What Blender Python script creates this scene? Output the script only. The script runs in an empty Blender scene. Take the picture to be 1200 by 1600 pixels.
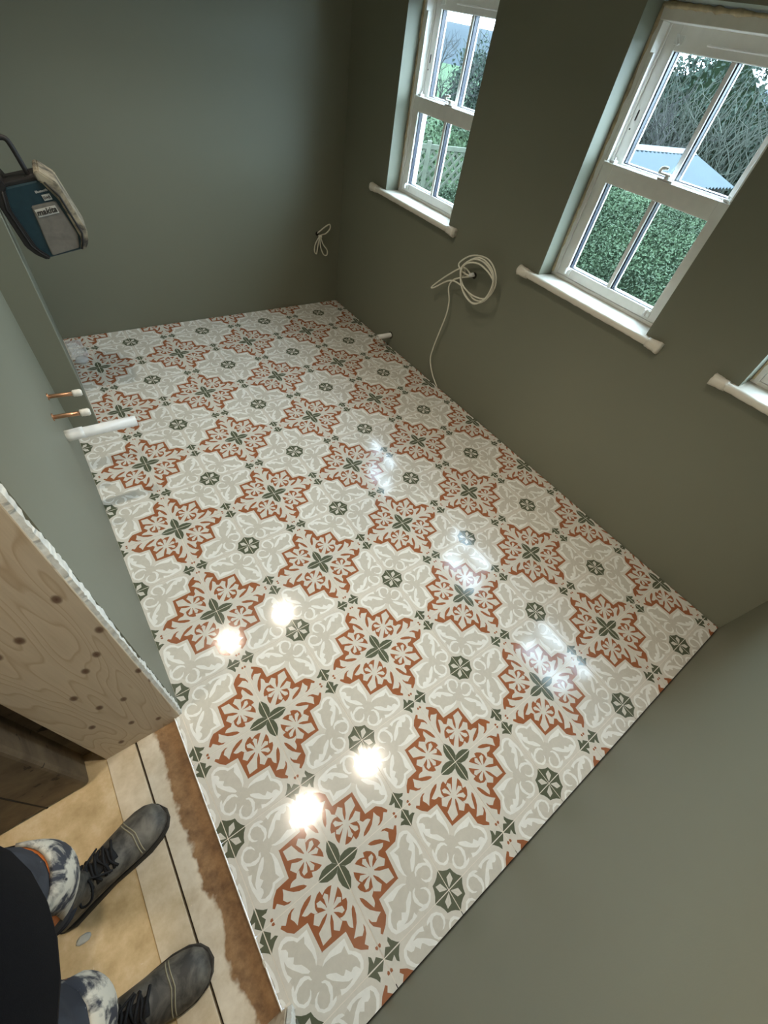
import bpy, bmesh, math, random
from mathutils import Vector, Matrix
from mathutils.geometry import delaunay_2d_cdt
random.seed(7)
D = bpy.data
scene = bpy.context.scene
COL = scene.collection

# ------------------------------------------------------------------ camera
cam_d = D.cameras.new('camera'); cam = D.objects.new('camera', cam_d); COL.objects.link(cam)
RIGHT = Vector((0.809535, -0.568581, 0.146179)); DOWN = Vector((-0.361531, -0.679009, -0.638938)); FWD = Vector((0.462545, 0.464395, -0.755241))
CAM = Vector((-0.075731, 0.060126, 1.528132))
mw = Matrix.Identity(4)
for i in range(3):
    mw[i][0] = RIGHT[i]; mw[i][1] = -DOWN[i]; mw[i][2] = -FWD[i]; mw[i][3] = CAM[i]
cam.matrix_world = mw
cam_d.sensor_fit = 'VERTICAL'; cam_d.sensor_height = 36.0; cam_d.lens = 14.53770
cam_d.clip_start = 0.02; cam_d.clip_end = 500
scene.camera = cam

# ------------------------------------------------------------------ sky (even overcast) and exposure
SKY = 17.0
world = D.worlds.new('world'); scene.world = world; world.use_nodes = True
wn = world.node_tree.nodes; wl = world.node_tree.links
bg = wn['Background']; bg.inputs['Strength'].default_value = SKY
tc = wn.new('ShaderNodeTexCoord'); nz = wn.new('ShaderNodeTexNoise'); nz.inputs['Scale'].default_value = 3.0; nz.inputs['Detail'].default_value = 4
rp = wn.new('ShaderNodeValToRGB'); rp.color_ramp.elements[0].color = (0.56, 0.75, 0.98, 1); rp.color_ramp.elements[1].color = (0.74, 0.88, 1.0, 1)
wl.new(tc.outputs['Generated'], nz.inputs['Vector']); wl.new(nz.outputs['Fac'], rp.inputs['Fac']); wl.new(rp.outputs['Color'], bg.inputs['Color'])
vs = scene.view_settings; vs.view_transform = 'Standard'; vs.look = 'None'; vs.gamma = 1.0; vs.use_curve_mapping = False; vs.exposure = 0.53
LAMP_W = [36.0, 25.0, 25.0, 25.0]
LAMP_COL = (1.0, 0.885, 0.73)
LAMPS = [(0.08, 0.32), (0.65, 0.32), (0.10, 1.86), (0.65, 1.86)]
CEIL = 2.40
HALL_FILL_GLOW = 90.0  # strength of the fill light added in the hall

# ------------------------------------------------------------------ room numbers (metres)
XL, XR, YF, YB = -0.222, 1.83, -0.29, 3.085        # left wall, window wall, front wall, back wall
XP, YP = -0.115, 2.15                              # thicker length of the left wall
YD0, YD1, ZD = -0.15, 0.61, 2.03                   # doorway
XO = 2.06                                          # outer face of the window wall
S = 0.225                                          # tile size
HZ = -0.018                                        # hall floor level
WINS = [(1.980, 2.585, 1.915, 2.705), (0.727, 1.318, 0.650, 1.411), (-0.262, 0.335, -0.284, 0.412)]
WZ0, WZ1 = 0.845, 1.715

# ------------------------------------------------------------------ material helpers
def srgb(r, g, b):
    f = lambda c: (c/255)/12.92 if c/255 <= 0.04045 else ((c/255+0.055)/1.055)**2.4
    return (f(r), f(g), f(b), 1)
class NT:
    def __init__(s, name):
        s.m = D.materials.new(name); s.m.use_nodes = True
        s.n = s.m.node_tree.nodes; s.l = s.m.node_tree.links
        s.b = s.n['Principled BSDF']
    def new(s, t, **kw):
        n = s.n.new('ShaderNode'+t)
        for k, v in kw.items():
            if hasattr(n, k): setattr(n, k, v)
            else: n.inputs[k.replace('_', ' ')].default_value = v
        return n
    def link(s, a, b): s.l.new(a, b)
    def coord(s, out='Object', scale=(1, 1, 1)):
        t = s.new('TexCoord'); mp = s.new('Mapping'); mp.inputs['Scale'].default_value = scale
        s.link(t.outputs[out], mp.inputs['Vector']); return mp.outputs['Vector']
    def noise(s, vec, scale, detail=3, rough=0.5, dist=0.0):
        n = s.new('TexNoise'); n.inputs['Scale'].default_value = scale; n.inputs['Detail'].default_value = detail
        n.inputs['Roughness'].default_value = rough; n.inputs['Distortion'].default_value = dist
        s.link(vec, n.inputs['Vector']); return n.outputs['Fac']
    def ramp(s, fac, stops):
        r = s.new('ValToRGB'); e = r.color_ramp.elements
        while len(e) < len(stops): e.new(0.5)
        for i, (p, c) in enumerate(stops): e[i].position = p; e[i].color = c
        s.link(fac, r.inputs['Fac']); return r.outputs['Color']
    def mix(s, fac, a, b):
        m = s.new('Mix'); m.data_type = 'RGBA'
        for sock, v in ((m.inputs['Factor'], fac), (m.inputs['A'], a), (m.inputs['B'], b)): pass
        fi = m.inputs[0]; ai = m.inputs[6]; bi = m.inputs[7]
        for sock, v in ((fi, fac), (ai, a), (bi, b)):
            if hasattr(v, 'is_output') or isinstance(v, bpy.types.NodeSocket): s.link(v, sock)
            else: sock.default_value = v
        return m.outputs[2]
    def math(s, op, a, b=None):
        m = s.new('Math'); m.operation = op
        for sock, v in ((m.inputs[0], a), (m.inputs[1], b)):
            if v is None: continue
            if isinstance(v, bpy.types.NodeSocket): s.link(v, sock)
            else: sock.default_value = v
        return m.outputs[0]
    def bump(s, h, strength=0.2, dist=0.002):
        b = s.new('Bump'); b.inputs['Strength'].default_value = strength; b.inputs['Distance'].default_value = dist
        s.link(h, b.inputs['Height']); s.link(b.outputs['Normal'], s.b.inputs['Normal'])
    def col(s, c):
        if isinstance(c, bpy.types.NodeSocket): s.link(c, s.b.inputs['Base Color'])
        else: s.b.inputs['Base Color'].default_value = c
    def rough(s, v): s.b.inputs['Roughness'].default_value = v
M = {}
def plain(name, c, rough=0.5, metal=0.0, var=0.12, scale=30, bump=0.0, detail=3, spec=0.5):
    t = NT(name); v = t.coord()
    f = t.noise(v, scale, detail)
    lo = tuple(x*(1-var) for x in c[:3])+(1,); hi = tuple(min(1, x*(1+var)) for x in c[:3])+(1,)
    t.col(t.ramp(f, [(0.3, lo), (0.7, hi)])); t.rough(rough); t.b.inputs['Metallic'].default_value = metal
    t.b.inputs['Specular IOR Level'].default_value = spec
    if bump: t.bump(t.noise(v, scale*3, 4), bump)
    M[name] = t.m; return t
def splotch(name, c1, c2, scale, thr=0.5, soft=0.08, rough=0.7, bump=0.2, c3=None, thr3=0.62, scale3=40):
    t = NT(name); v = t.coord()
    f = t.noise(v, scale, 5, 0.6, 0.4)
    c = t.ramp(f, [(thr-soft, c1), (thr+soft, c2)])
    if c3:
        g = t.noise(v, scale3, 3)
        k = t.ramp(g, [(thr3, (0, 0, 0, 1)), (thr3+0.03, (1, 1, 1, 1))]); c = t.mix(k, c, c3)
    t.col(c); t.rough(rough); t.bump(f, bump); M[name] = t.m; return t

PAINT = srgb(124, 125, 108)
t = NT('wall_paint'); v = t.coord()
f = t.noise(v, 2.5, 2); t.col(t.ramp(f, [(0.3, tuple(x*0.97 for x in PAINT[:3])+(1,)), (0.7, PAINT)])); t.rough(0.55)
t.bump(t.noise(v, 260, 2), 0.10, 0.001); M['paint'] = t.m
plain('ceiling_white', srgb(225, 222, 212), 0.8, var=0.03)
plain('render_white', srgb(215, 220, 218), 0.8, var=0.05, bump=0.2)
plain('frame_white', srgb(236, 232, 224), 0.35, var=0.03)
plain('sill_white', srgb(232, 226, 212), 0.4, var=0.05, scale=18, bump=0.12)
plain('filler', srgb(190, 172, 140), 0.8, var=0.25, scale=40, bump=0.4)
plain('spacer', srgb(20, 24, 42), 0.4)
plain('white_plastic', srgb(232, 230, 224), 0.32, var=0.04)
plain('cable_white', srgb(234, 230, 212), 0.45, var=0.05)
plain('copper', srgb(188, 146, 116), 0.32, metal=0.9, var=0.2)
plain('ptfe', srgb(226, 222, 210), 0.6, var=0.08, scale=120, bump=0.3)
plain('plaster', srgb(226, 224, 214), 0.85, var=0.12, scale=60, bump=0.6)
plain('drip_grey', srgb(170, 172, 166), 0.6); plain('dark_gap', srgb(40, 36, 30), 0.9)
plain('grout', srgb(222, 217, 206), 0.85, var=0.06)
plain('trim_metal', srgb(226, 220, 204), 0.3, var=0.03)
plain('wire_tape', srgb(232, 232, 228), 0.5)
# tile print colours, all with the same glaze
def tile_mat(name, c):
    t = NT(name); v = t.coord('Object', (1, 1, 1))
    oi = t.new('ObjectInfo')
    f = t.noise(v, 60, 4, 0.6)
    a = tuple(x*0.95 for x in c[:3])+(1,); b = tuple(min(1, x*1.04) for x in c[:3])+(1,)
    cc = t.ramp(f, [(0.3, a), (0.7, b)])
    hv = t.new('HueSaturation'); t.link(cc, hv.inputs['Color'])
    t.link(t.math('ADD', t.math('MULTIPLY', oi.outputs['Random'], 0.05), 0.975), hv.inputs['Value'])
    t.col(hv.outputs['Color'])
    r = t.ramp(t.noise(v, 450, 3), [(0.35, (0.04, 0.04, 0.04, 1)), (0.65, (0.16, 0.16, 0.16, 1))]); t.link(r, t.b.inputs['Roughness'])
    t.b.inputs['IOR'].default_value = 1.5
    t.bump(t.noise(v, 800, 2), 0.055, 0.0006)
    M[name] = t.m
tile_mat('tile_cream', srgb(211, 208, 198)); tile_mat('tile_grey', srgb(200, 197, 186)); tile_mat('tile_white', srgb(234, 235, 230))
tile_mat('tile_terracotta', srgb(152, 95, 63)); tile_mat('tile_green', srgb(88, 94, 76))
# glass
t = NT('glass'); tr = t.new('BsdfTransparent'); tr.inputs['Color'].default_value = (0.94, 0.98, 0.98, 1)
gl = t.new('BsdfGlossy'); gl.inputs['Roughness'].default_value = 0.02
lw = t.new('LayerWeight'); lw.inputs['Blend'].default_value = 0.5
fac = t.math('ADD', t.math('MULTIPLY', t.math('POWER', lw.outputs['Facing'], 5.0), 0.7), 0.03)
mx = t.new('MixShader'); t.link(fac, mx.inputs[0]); t.link(tr.outputs[0], mx.inputs[1]); t.link(gl.outputs[0], mx.inputs[2])
t.link(mx.outputs[0], t.n['Material Output'].inputs['Surface']); M['glass'] = t.m
t = NT('lamp_glow'); em = t.new('Emission'); em.inputs['Color'].default_value = LAMP_COL+(1,); em.inputs['Strength'].default_value = 12
t.link(em.outputs[0], t.n['Material Output'].inputs['Surface']); M['lamp_glow'] = t.m
t = NT('fill_globe_glow'); em = t.new('Emission'); em.inputs['Color'].default_value = LAMP_COL+(1,); em.inputs['Strength'].default_value = HALL_FILL_GLOW
t.link(em.outputs[0], t.n['Material Output'].inputs['Surface']); M['fill_globe_glow'] = t.m
# pine board
t = NT('pine'); v = t.coord('Object', (1, 1, 1))
sx = t.new('SeparateXYZ'); t.link(v, sx.inputs[0])
mp = t.new('Mapping'); mp.inputs['Scale'].default_value = (7.0, 7.0, 0.75); t.link(v, mp.inputs['Vector'])
n1 = t.new('TexNoise'); n1.inputs['Scale'].default_value = 1.2; n1.inputs['Detail'].default_value = 2; t.link(mp.outputs[0], n1.inputs['Vector'])
ph = t.math('MULTIPLY', n1.outputs['Fac'], 30.0)
band = t.math('FRACT', ph)
gr = t.ramp(band, [(0.0, srgb(212, 196, 170)), (0.72, srgb(207, 190, 163)), (0.9, srgb(190, 168, 138)), (1.0, srgb(212, 196, 170))])
vo = t.new('TexVoronoi'); vo.voronoi_dimensions = '2D'; vo.inputs['Scale'].default_value = 7.0
mp2 = t.new('Mapping'); mp2.inputs['Scale'].default_value = (1.7, 1.0, 1.05); cb = t.new('CombineXYZ'); t.link(sx.outputs['X'], cb.inputs[0]); t.link(sx.outputs['Z'], cb.inputs[1]); mp2.inputs['Scale'].default_value = (1.9, 1.0, 1.0); t.link(cb.outputs[0], mp2.inputs['Vector']); t.link(mp2.outputs[0], vo.inputs['Vector'])
kn = t.ramp(vo.outputs['Distance'], [(0.0, (1, 1, 1, 1)), (0.07, (0.8, 0.8, 0.8, 1)), (0.115, (0, 0, 0, 1))])
gc = t.mix(kn, gr, srgb(92, 58, 36))
fine = t.new('Mapping'); fine.inputs['Scale'].default_value = (260, 260, 8); t.link(v, fine.inputs['Vector'])
fn = t.new('TexNoise'); fn.inputs['Scale'].default_value = 1.0; t.link(fine.outputs[0], fn.inputs['Vector'])
t.col(t.mix(t.math('MULTIPLY', fn.outputs['Fac'], 0.25), gc, srgb(120, 98, 70))); t.rough(0.6); M['pine'] = t.m
splotch('old_timber', srgb(84, 70, 52), srgb(120, 104, 80), 9, 0.52, 0.15, 0.75, 0.3, srgb(50, 40, 30), 0.66, 30)
# hall boards
def board_mat(name, base, dark, light, stain=None):
    t = NT(name); v = t.coord()
    f = t.noise(v, 14, 5, 0.65); g = t.noise(v, 55, 4, 0.6)
    c = t.ramp(f, [(0.32, dark), (0.55, base), (0.75, light)])
    c = t.mix(t.ramp(g, [(0.70, (0, 0, 0, 1)), (0.74, (1, 1, 1, 1))]), c, srgb(222, 210, 184))
    if stain:
        sp = t.new('SeparateXYZ'); t.link(v, sp.inputs[0])
        w = t.math('ADD', sp.outputs['X'], t.math('MULTIPLY', t.noise(v, 9, 4, 0.6), 0.10))
        k = t.ramp(t.math('ADD', w, 0.5), [(stain-0.004, (0, 0, 0, 1)), (stain+0.004, (1, 1, 1, 1))])
        br = t.ramp(t.noise(v, 24, 5, 0.7), [(0.3, srgb(104, 74, 44)), (0.6, srgb(150, 116, 78)), (0.8, srgb(168, 138, 100))])
        c = t.mix(k, c, br)
    t.col(c); t.rough(0.65); t.bump(f, 0.15); M[name] = t.m
board_mat('board_stained', srgb(212, 202, 182), srgb(188, 174, 148), srgb(226, 218, 200), stain=0.2375)
board_mat('board_pale', srgb(208, 194, 168), srgb(186, 170, 138), srgb(224, 212, 190))
board_mat('board_tan', srgb(200, 176, 134), srgb(174, 150, 106), srgb(218, 200, 166))
# outside
def ext(r, g, b): return tuple(0.70*c for c in srgb(r, g, b)[:3])+(1,)
plain('leaf_hedge', ext(52, 66, 46), 0.8, var=0.45, scale=2.5, spec=0.10); plain('leaf_bright', ext(54, 78, 40), 0.8, var=0.3, scale=3, spec=0.08)
plain('leaf_dark', ext(42, 52, 44), 0.8, var=0.3, scale=1.5, spec=0.08)
plain('bark', ext(50, 50, 48), 0.9, var=0.2, scale=6, spec=0.05); plain('lawn', ext(46, 58, 38), 0.9, var=0.25, scale=2.0, spec=0.0)
plain('field', ext(48, 66, 42), 0.9, var=0.15, scale=0.1, spec=0.02); plain('hill', ext(44, 51, 55), 0.95, var=0.12, scale=0.03, spec=0.02)
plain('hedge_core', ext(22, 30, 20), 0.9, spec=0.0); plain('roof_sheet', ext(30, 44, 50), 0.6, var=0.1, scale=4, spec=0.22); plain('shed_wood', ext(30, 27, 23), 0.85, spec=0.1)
plain('twig_pale', ext(58, 61, 54), 0.9, spec=0.05); plain('trellis_wood', ext(80, 84, 72), 0.85, var=0.15, spec=0.05)
# person and radio
splotch('trouser_navy', srgb(40, 42, 49), srgb(60, 63, 70), 14, 0.55, 0.12, 0.9, 0.2, srgb(150, 150, 146), 0.72, 60)
plain('jumper_navy', srgb(10, 11, 15), 0.95, var=0.15, scale=200, bump=0.15, spec=0.15)
splotch('pad_dirty', srgb(200, 194, 178), srgb(52, 54, 62), 24, 0.53, 0.06, 0.8, 0.4, srgb(30, 34, 44), 0.66, 34)
plain('pad_orange', srgb(196, 112, 52), 0.8, var=0.2); plain('black_rubber', srgb(26, 26, 28), 0.7, var=0.2, scale=50)
splotch('boot_leather', srgb(52, 50, 46), srgb(118, 114, 104), 20, 0.56, 0.16, 0.6, 0.3, srgb(150, 148, 140), 0.74, 70)
plain('boot_sole', srgb(44, 40, 34), 0.8); plain('lace_black', srgb(14, 14, 16), 0.8); plain('stitch', srgb(150, 144, 120), 0.8)
plain('skin', srgb(205, 160, 132), 0.55, var=0.06); plain('hair_brown', srgb(60, 44, 32), 0.8, var=0.25, scale=80)
plain('eye_white', srgb(235, 232, 226), 0.3); plain('eye_dark', srgb(40, 32, 26), 0.2)
splotch('radio_teal', srgb(16, 47, 58), srgb(26, 58, 68), 30, 0.5, 0.2, 0.5, 0.1, srgb(120, 130, 130), 0.735, 90)
splotch('radio_bumper', srgb(52, 50, 48), srgb(168, 158, 136), 18, 0.45, 0.12, 0.75, 0.2)
splotch('radio_grille', srgb(128, 124, 116), srgb(108, 104, 98), 30, 0.5, 0.2, 0.55, 0.1)
plain('radio_black', srgb(34, 32, 32), 0.6, var=0.2); plain('logo_pale', srgb(198, 196, 188), 0.5); plain('logo_dark', srgb(46, 42, 40), 0.5)
t = NT('clear_film'); tr = t.new('BsdfTransparent'); gl = t.new('BsdfPrincipled'); gl.inputs['Base Color'].default_value = (0.8, 0.84, 0.86, 1); gl.inputs['Roughness'].default_value = 0.18
mx = t.new('MixShader'); mx.inputs[0].default_value = 0.45; t.link(tr.outputs[0], mx.inputs[1]); t.link(gl.outputs[0], mx.inputs[2]); t.link(mx.outputs[0], t.n['Material Output'].inputs['Surface']); M['film'] = t.m

# ------------------------------------------------------------------ object helpers
ORG = {}
def thing(name, label=None, cat=None, loc=(0, 0, 0), group=None, kind=None, parent=None):
    o = D.objects.new(name, None); COL.objects.link(o); o.empty_display_size = 0.1
    loc = Vector(loc); ORG[o] = loc
    if parent: o.parent = parent; o.location = loc-ORG[parent]
    else: o.location = loc
    tag(o, label, cat, group, kind); return o
def tag(o, label=None, cat=None, group=None, kind=None):
    for k, v in (('label', label), ('category', cat), ('group', group), ('kind', kind)):
        if v: o[k] = v
    return o
def mesh_of(bm, name, mats, smooth=False):
    me = D.meshes.new(name); bmesh.ops.recalc_face_normals(bm, faces=bm.faces[:]) if not smooth == 'keep' else None
    bm.to_mesh(me); bm.free()
    for m in (mats if isinstance(mats, (list, tuple)) else [mats]): me.materials.append(M[m])
    if smooth:
        for p in me.polygons: p.use_smooth = True
    return me
def obj(name, bm, mats, parent=None, origin=None, smooth=False, label=None, cat=None, group=None, kind=None):
    """bm is in world coordinates; the object's origin is its parent's (or `origin`)."""
    og = Vector(origin) if origin is not None else (ORG[parent] if parent else Vector((0, 0, 0)))
    if og.length > 0: bmesh.ops.translate(bm, verts=bm.verts[:], vec=-og)
    me = mesh_of(bm, name, mats, smooth)
    o = D.objects.new(name, me); COL.objects.link(o); ORG[o] = og
    if parent: o.parent = parent; o.location = og-ORG[parent]
    else: o.location = og
    return tag(o, label, cat, group, kind)
def BM(): return bmesh.new()
def box(bm, x0, x1, y0, y1, z0, z1, bev=0.0, seg=2, mi=0):
    r = bmesh.ops.create_cube(bm, size=1.0)
    vs_ = r['verts']
    for v in vs_: v.co = Vector(((x0+x1)/2+v.co.x*(x1-x0), (y0+y1)/2+v.co.y*(y1-y0), (z0+z1)/2+v.co.z*(z1-z0)))
    fs = {f for v in vs_ for f in v.link_faces}
    for f in fs: f.material_index = mi
    if bev > 0:
        es = {e for v in vs_ for e in v.link_edges}
        bmesh.ops.bevel(bm, geom=list(es), offset=bev, segments=seg, affect='EDGES', profile=0.5)
    return bm
def cbox(*a, **k): return box(BM(), *a, **k)
def frame_of(d):
    d = Vector(d).normalized(); u = Vector((0, 0, 1)).cross(d)
    if u.length < 1e-3: u = Vector((0, 1, 0)).cross(d)
    u.normalize(); return u, d.cross(u)
def smooth_path(pts, n=6):
    P = [Vector(p) for p in pts]; out = []
    for i in range(len(P)-1):
        p0 = P[max(i-1, 0)]; p1 = P[i]; p2 = P[i+1]; p3 = P[min(i+2, len(P)-1)]
        for k in range(n):
            t = k/n
            out.append(0.5*((2*p1)+(p2-p0)*t+(2*p0-5*p1+4*p2-p3)*t*t+(3*p1-p0-3*p2+p3)*t**3))
    out.append(P[-1]); return out
def tube(bm, pts, rad, sides=8, cap=True, mi=0):
    P = [Vector(p) for p in pts]; R = rad if isinstance(rad, (list, tuple)) else [rad]*len(P)
    rings = []; u = None
    for i, p in enumerate(P):
        d = (P[min(i+1, len(P)-1)]-P[max(i-1, 0)])
        if d.length < 1e-9: d = Vector((0, 0, 1))
        d.normalize()
        if u is None: u, w = frame_of(d)
        else:
            u = (u-d*u.dot(d))
            if u.length < 1e-6: u, w = frame_of(d)
            u.normalize()
        w = d.cross(u)
        rings.append([bm.verts.new(p+(u*math.cos(2*math.pi*k/sides)+w*math.sin(2*math.pi*k/sides))*R[i]) for k in range(sides)])
    for a, b in zip(rings, rings[1:]):
        for k in range(sides):
            f = bm.faces.new((a[k], a[(k+1) % sides], b[(k+1) % sides], b[k])); f.material_index = mi
    if cap:
        bm.faces.new(rings[0][::-1]).material_index = mi; bm.faces.new(rings[-1]).material_index = mi
    return bm
def loft(bm, rings, closed_ends=True, mi=0):
    R = [[bm.verts.new(p) for p in r] for r in rings]; n = len(R[0])
    for a, b in zip(R, R[1:]):
        for k in range(n): bm.faces.new((a[k], a[(k+1) % n], b[(k+1) % n], b[k])).material_index = mi
    if closed_ends:
        bm.faces.new(R[0][::-1]).material_index = mi; bm.faces.new(R[-1]).material_index = mi
    return bm
def ell(c, rx, ry, n=20, z=None, p=2.0, rot=0.0):
    out = []
    for k in range(n):
        a = 2*math.pi*k/n; ca, sa = math.cos(a), math.sin(a)
        x = rx*math.copysign(abs(ca)**(2/p), ca); y = ry*math.copysign(abs(sa)**(2/p), sa)
        out.append(Vector((c[0]+x*math.cos(rot)-y*math.sin(rot), c[1]+x*math.sin(rot)+y*math.cos(rot), c[2])))
    return out
def prism(bm, poly, axis, a, b, mi=0):
    """extrude a 2-D polygon along an axis: axis 0 -> (y,z), 1 -> (x,z), 2 -> (x,y)"""
    def mk(p, t):
        return {0: (t, p[0], p[1]), 1: (p[0], t, p[1]), 2: (p[0], p[1], t)}[axis]
    A = [bm.verts.new(mk(p, a)) for p in poly]; B = [bm.verts.new(mk(p, b)) for p in poly]
    n = len(poly)
    for f in [bm.faces.new(A), bm.faces.new(B[::-1])]+[bm.faces.new((A[k], B[k], B[(k+1) % n], A[(k+1) % n])) for k in range(n)]: f.material_index = mi
    return bm

# ================================================================== STRUCTURE
def panel_wall(name, axis, a, b, us, zs, holes, mats, mid=None):
    """wall of thickness a..b along `axis`; us, zs grid lines; holes = (u0,u1,z0,z1); mats[0] inner, mats[1] outer"""
    bm = BM()
    def P(t, u, z): return bm.verts.new((t, u, z) if axis == 0 else (u, t, z))
    def quad(p, mi): f = bm.faces.new([P(*q) for q in p]); f.material_index = mi
    inh = lambda u, z: any(h[0] < u < h[1] and h[2] < z < h[3] for h in holes)
    for u0, u1 in zip(us, us[1:]):
        for z0, z1 in zip(zs, zs[1:]):
            if inh((u0+u1)/2, (z0+z1)/2): continue
            quad([(a, u0, z0), (a, u1, z0), (a, u1, z1), (a, u0, z1)], 0)
            quad([(b, u0, z0), (b, u0, z1), (b, u1, z1), (b, u1, z0)], len(mats)-1)
    for u0, u1, z0, z1 in holes:
        for t0, t1, mi in ([(a, mid, 0), (mid, b, len(mats)-1)] if mid is not None else [(a, b, 0)]):
            for p, q in (((u0, z0), (u1, z0)), ((u1, z0), (u1, z1)), ((u1, z1), (u0, z1)), ((u0, z1), (u0, z0))):
                quad([(t0, *p), (t1, *p), (t1, *q), (t0, *q)], mi)
    for u in (us[0], us[-1]): quad([(a, u, zs[0]), (b, u, zs[0]), (b, u, zs[-1]), (a, u, zs[-1])], 0)
    for z in (zs[0], zs[-1]): quad([(a, us[0], z), (b, us[0], z), (b, us[-1], z), (a, us[-1], z)], 0)
    bmesh.ops.remove_doubles(bm, verts=bm.verts[:], dist=1e-5)
    return obj(name, bm, mats, kind='structure')
ZB = -0.03
ygrid = sorted([YF-0.12, YB+0.12]+[y for w in WINS for y in w[:2]])
panel_wall('wall_right', 0, XR, XO, ygrid, [-0.6, WZ0, WZ1, CEIL], [(w[0], w[1], WZ0, WZ1) for w in WINS], ['paint', 'render_white'], mid=2.0)
obj('wall_back', cbox(XL-0.12, XR, YB, YB+0.12, ZB, CEIL), 'paint', kind='structure')
obj('wall_front', cbox(XL-0.12, XR, YF-0.12, YF, ZB, CEIL), 'paint', kind='structure')
# left wall: plain length beside the doorway, pier length, stub and lintel round the doorway
bm = BM()
box(bm, XL-0.215, XL, YD1+0.032, YP, ZB, CEIL)
obj('wall_left', bm, 'paint', kind='structure')
bm = BM(); box(bm, XL-0.215, XP, YP, YB, ZB, CEIL, bev=0.002, seg=1)
obj('wall_pier', bm, 'paint', kind='structure')
bm = BM(); box(bm, XL-0.215, XL, YF, YD0-0.03, ZB, CEIL); box(bm, XL-0.215, XL, YD0-0.03, YD1+0.032, ZD+0.03, CEIL)
obj('wall_doorway', bm, 'paint', kind='structure')
obj('ceiling', cbox(XL-0.12, XO, YF-0.12, YB+0.12, CEIL, CEIL+0.05), 'ceiling_white', kind='structure')
# pine door lining with its ragged plaster edge
tr1 = obj('trim_1', cbox(XL-0.226, XL-0.008, YD1, YD1+0.03, HZ, ZD, bev=0.0015, seg=1), 'pine', origin=(XL-0.12, YD1, HZ), kind='structure')
tag(tr1, 'bare knotty pine door lining board', 'door lining')
obj('lining_head', cbox(XL-0.226, XL-0.012, YD0, YD1+0.03, ZD, ZD+0.028), 'pine', parent=tr1)
tr2 = obj('trim_2', cbox(XL-0.226, XL-0.012, YD0-0.03, YD0, HZ, ZD, bev=0.0015, seg=1), 'pine', origin=(XL-0.12, YD0-0.03, HZ), kind='structure')
def ragged(bm, y0, sgn):
    n = 260; rnd = random.Random(3); L0 = []; L1 = []; L2 = []
    w = 0.012
    for k in range(n+1):
        z = ZB+0.03+(ZD-0.0)*k/n
        w = max(0.004, min(0.021, w+rnd.uniform(-0.006, 0.0058)))
        L0.append(bm.verts.new((XL-0.0095, y0+sgn*0.001, z))); L1.append(bm.verts.new((XL-0.001+rnd.uniform(0, 0.0025), y0+sgn*(0.002+rnd.uniform(0, 0.003)), z)))
        L2.append(bm.verts.new((XL+rnd.uniform(0.0008, 0.0035), y0+sgn*(0.004+w), z)))
    L3 = [bm.verts.new((XL-0.004, v.co.y, v.co.z)) for v in L2]
    for a, b in ((L0, L1), (L1, L2), (L2, L3)):
        for k in range(n): bm.faces.new((a[k], b[k], b[k+1], a[k+1]))
bm = BM(); ragged(bm, YD1+0.001, 1); obj('plaster_edge', bm, 'plaster', parent=tr1)
bm = BM(); ragged(bm, YD0-0.001, -1); obj('plaster_edge', bm, 'plaster', parent=tr2)
# old timber post beyond the lining and the shell of the hall
bm = BM(); box(bm, -0.90, -0.497, 0.572, 0.80, HZ, 2.4, bev=0.012, seg=3); tr3 = obj('trim_3', bm, 'old_timber', origin=(-0.7, 0.6, HZ), kind='structure')
obj('shadow_batten', cbox(-0.500, -0.447, 0.655, 0.70, HZ, 2.4), 'old_timber', parent=tr3)
obj('split_seam', cbox(-0.606, -0.602, 0.5712, 0.580, HZ, 2.4), 'dark_gap', parent=tr3)
bm = BM(); box(bm, -2.0, -1.9, -1.4, 0.9, HZ-0.02, 2.4); obj('wall_hall', bm, 'paint', kind='structure')
bm = BM(); box(bm, -2.0, XL-0.2, 0.80, 0.9, HZ-0.02, 2.4); obj('wall_hall_back', bm, 'paint', kind='structure')
bm = BM(); box(bm, -2.0, XL-0.1, -1.5, -1.4, HZ-0.02, 2.4); box(bm, XL-0.22, XL-0.1, -1.4, YF-0.12, HZ-0.02, 2.4); obj('wall_hall_front', bm, 'paint', kind='structure')
obj('ceiling_hall', cbox(-2.0, XL-0.1, -1.5, 0.9, 2.4, 2.45), 'ceiling_white', kind='structure')
# hall floor boards
hf = obj('floor_hall', cbox(-2.0, XL-0.025, -1.5, 0.9, HZ-0.06, HZ-0.02), 'dark_gap', origin=(0, 0, HZ-0.02), kind='structure')
for x0, x1, m, dz in ((-0.3635, -0.2455, 'board_stained', 0), (-0.4475, -0.3690, 'board_pale', 0), (-0.748, -0.4485, 'board_tan', -0.003), (-1.05, -0.75, 'board_pale', -0.003), (-1.35, -1.052, 'board_tan', -0.003), (-1.9, -1.352, 'board_pale', -0.003)):
    obj('floor_board', cbox(x0, x1, -1.4, 0.80, HZ-0.02, HZ+dz, bev=0.001, seg=1), m, parent=hf)
def blob(bm, c, r, seed, squash=0.25, sx=1.0, sy=1.0):
    rr = random.Random(seed); q = bmesh.ops.create_icosphere(bm, subdivisions=2, radius=1.0)
    for v in q['verts']:
        k = r*(1+rr.uniform(-0.12, 0.12)); v.co = Vector((c[0]+v.co.x*k*sx, c[1]+v.co.y*k*sy, c[2]+v.co.z*k*squash))
bm = BM(); blob(bm, (-0.247, -0.056, HZ+0.001), 0.008, 1, 0.4, 0.7, 1.3)
obj('plaster_blob', bm, 'sill_white', smooth=True, origin=(-0.247, -0.056, HZ), label='small cream blob of dried filler on the brown stained board', cat='filler')
bm = BM(); blob(bm, (-0.584, 0.240, HZ-0.0028), 0.011, 2, 0.05, 1.6, 0.9)
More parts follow.
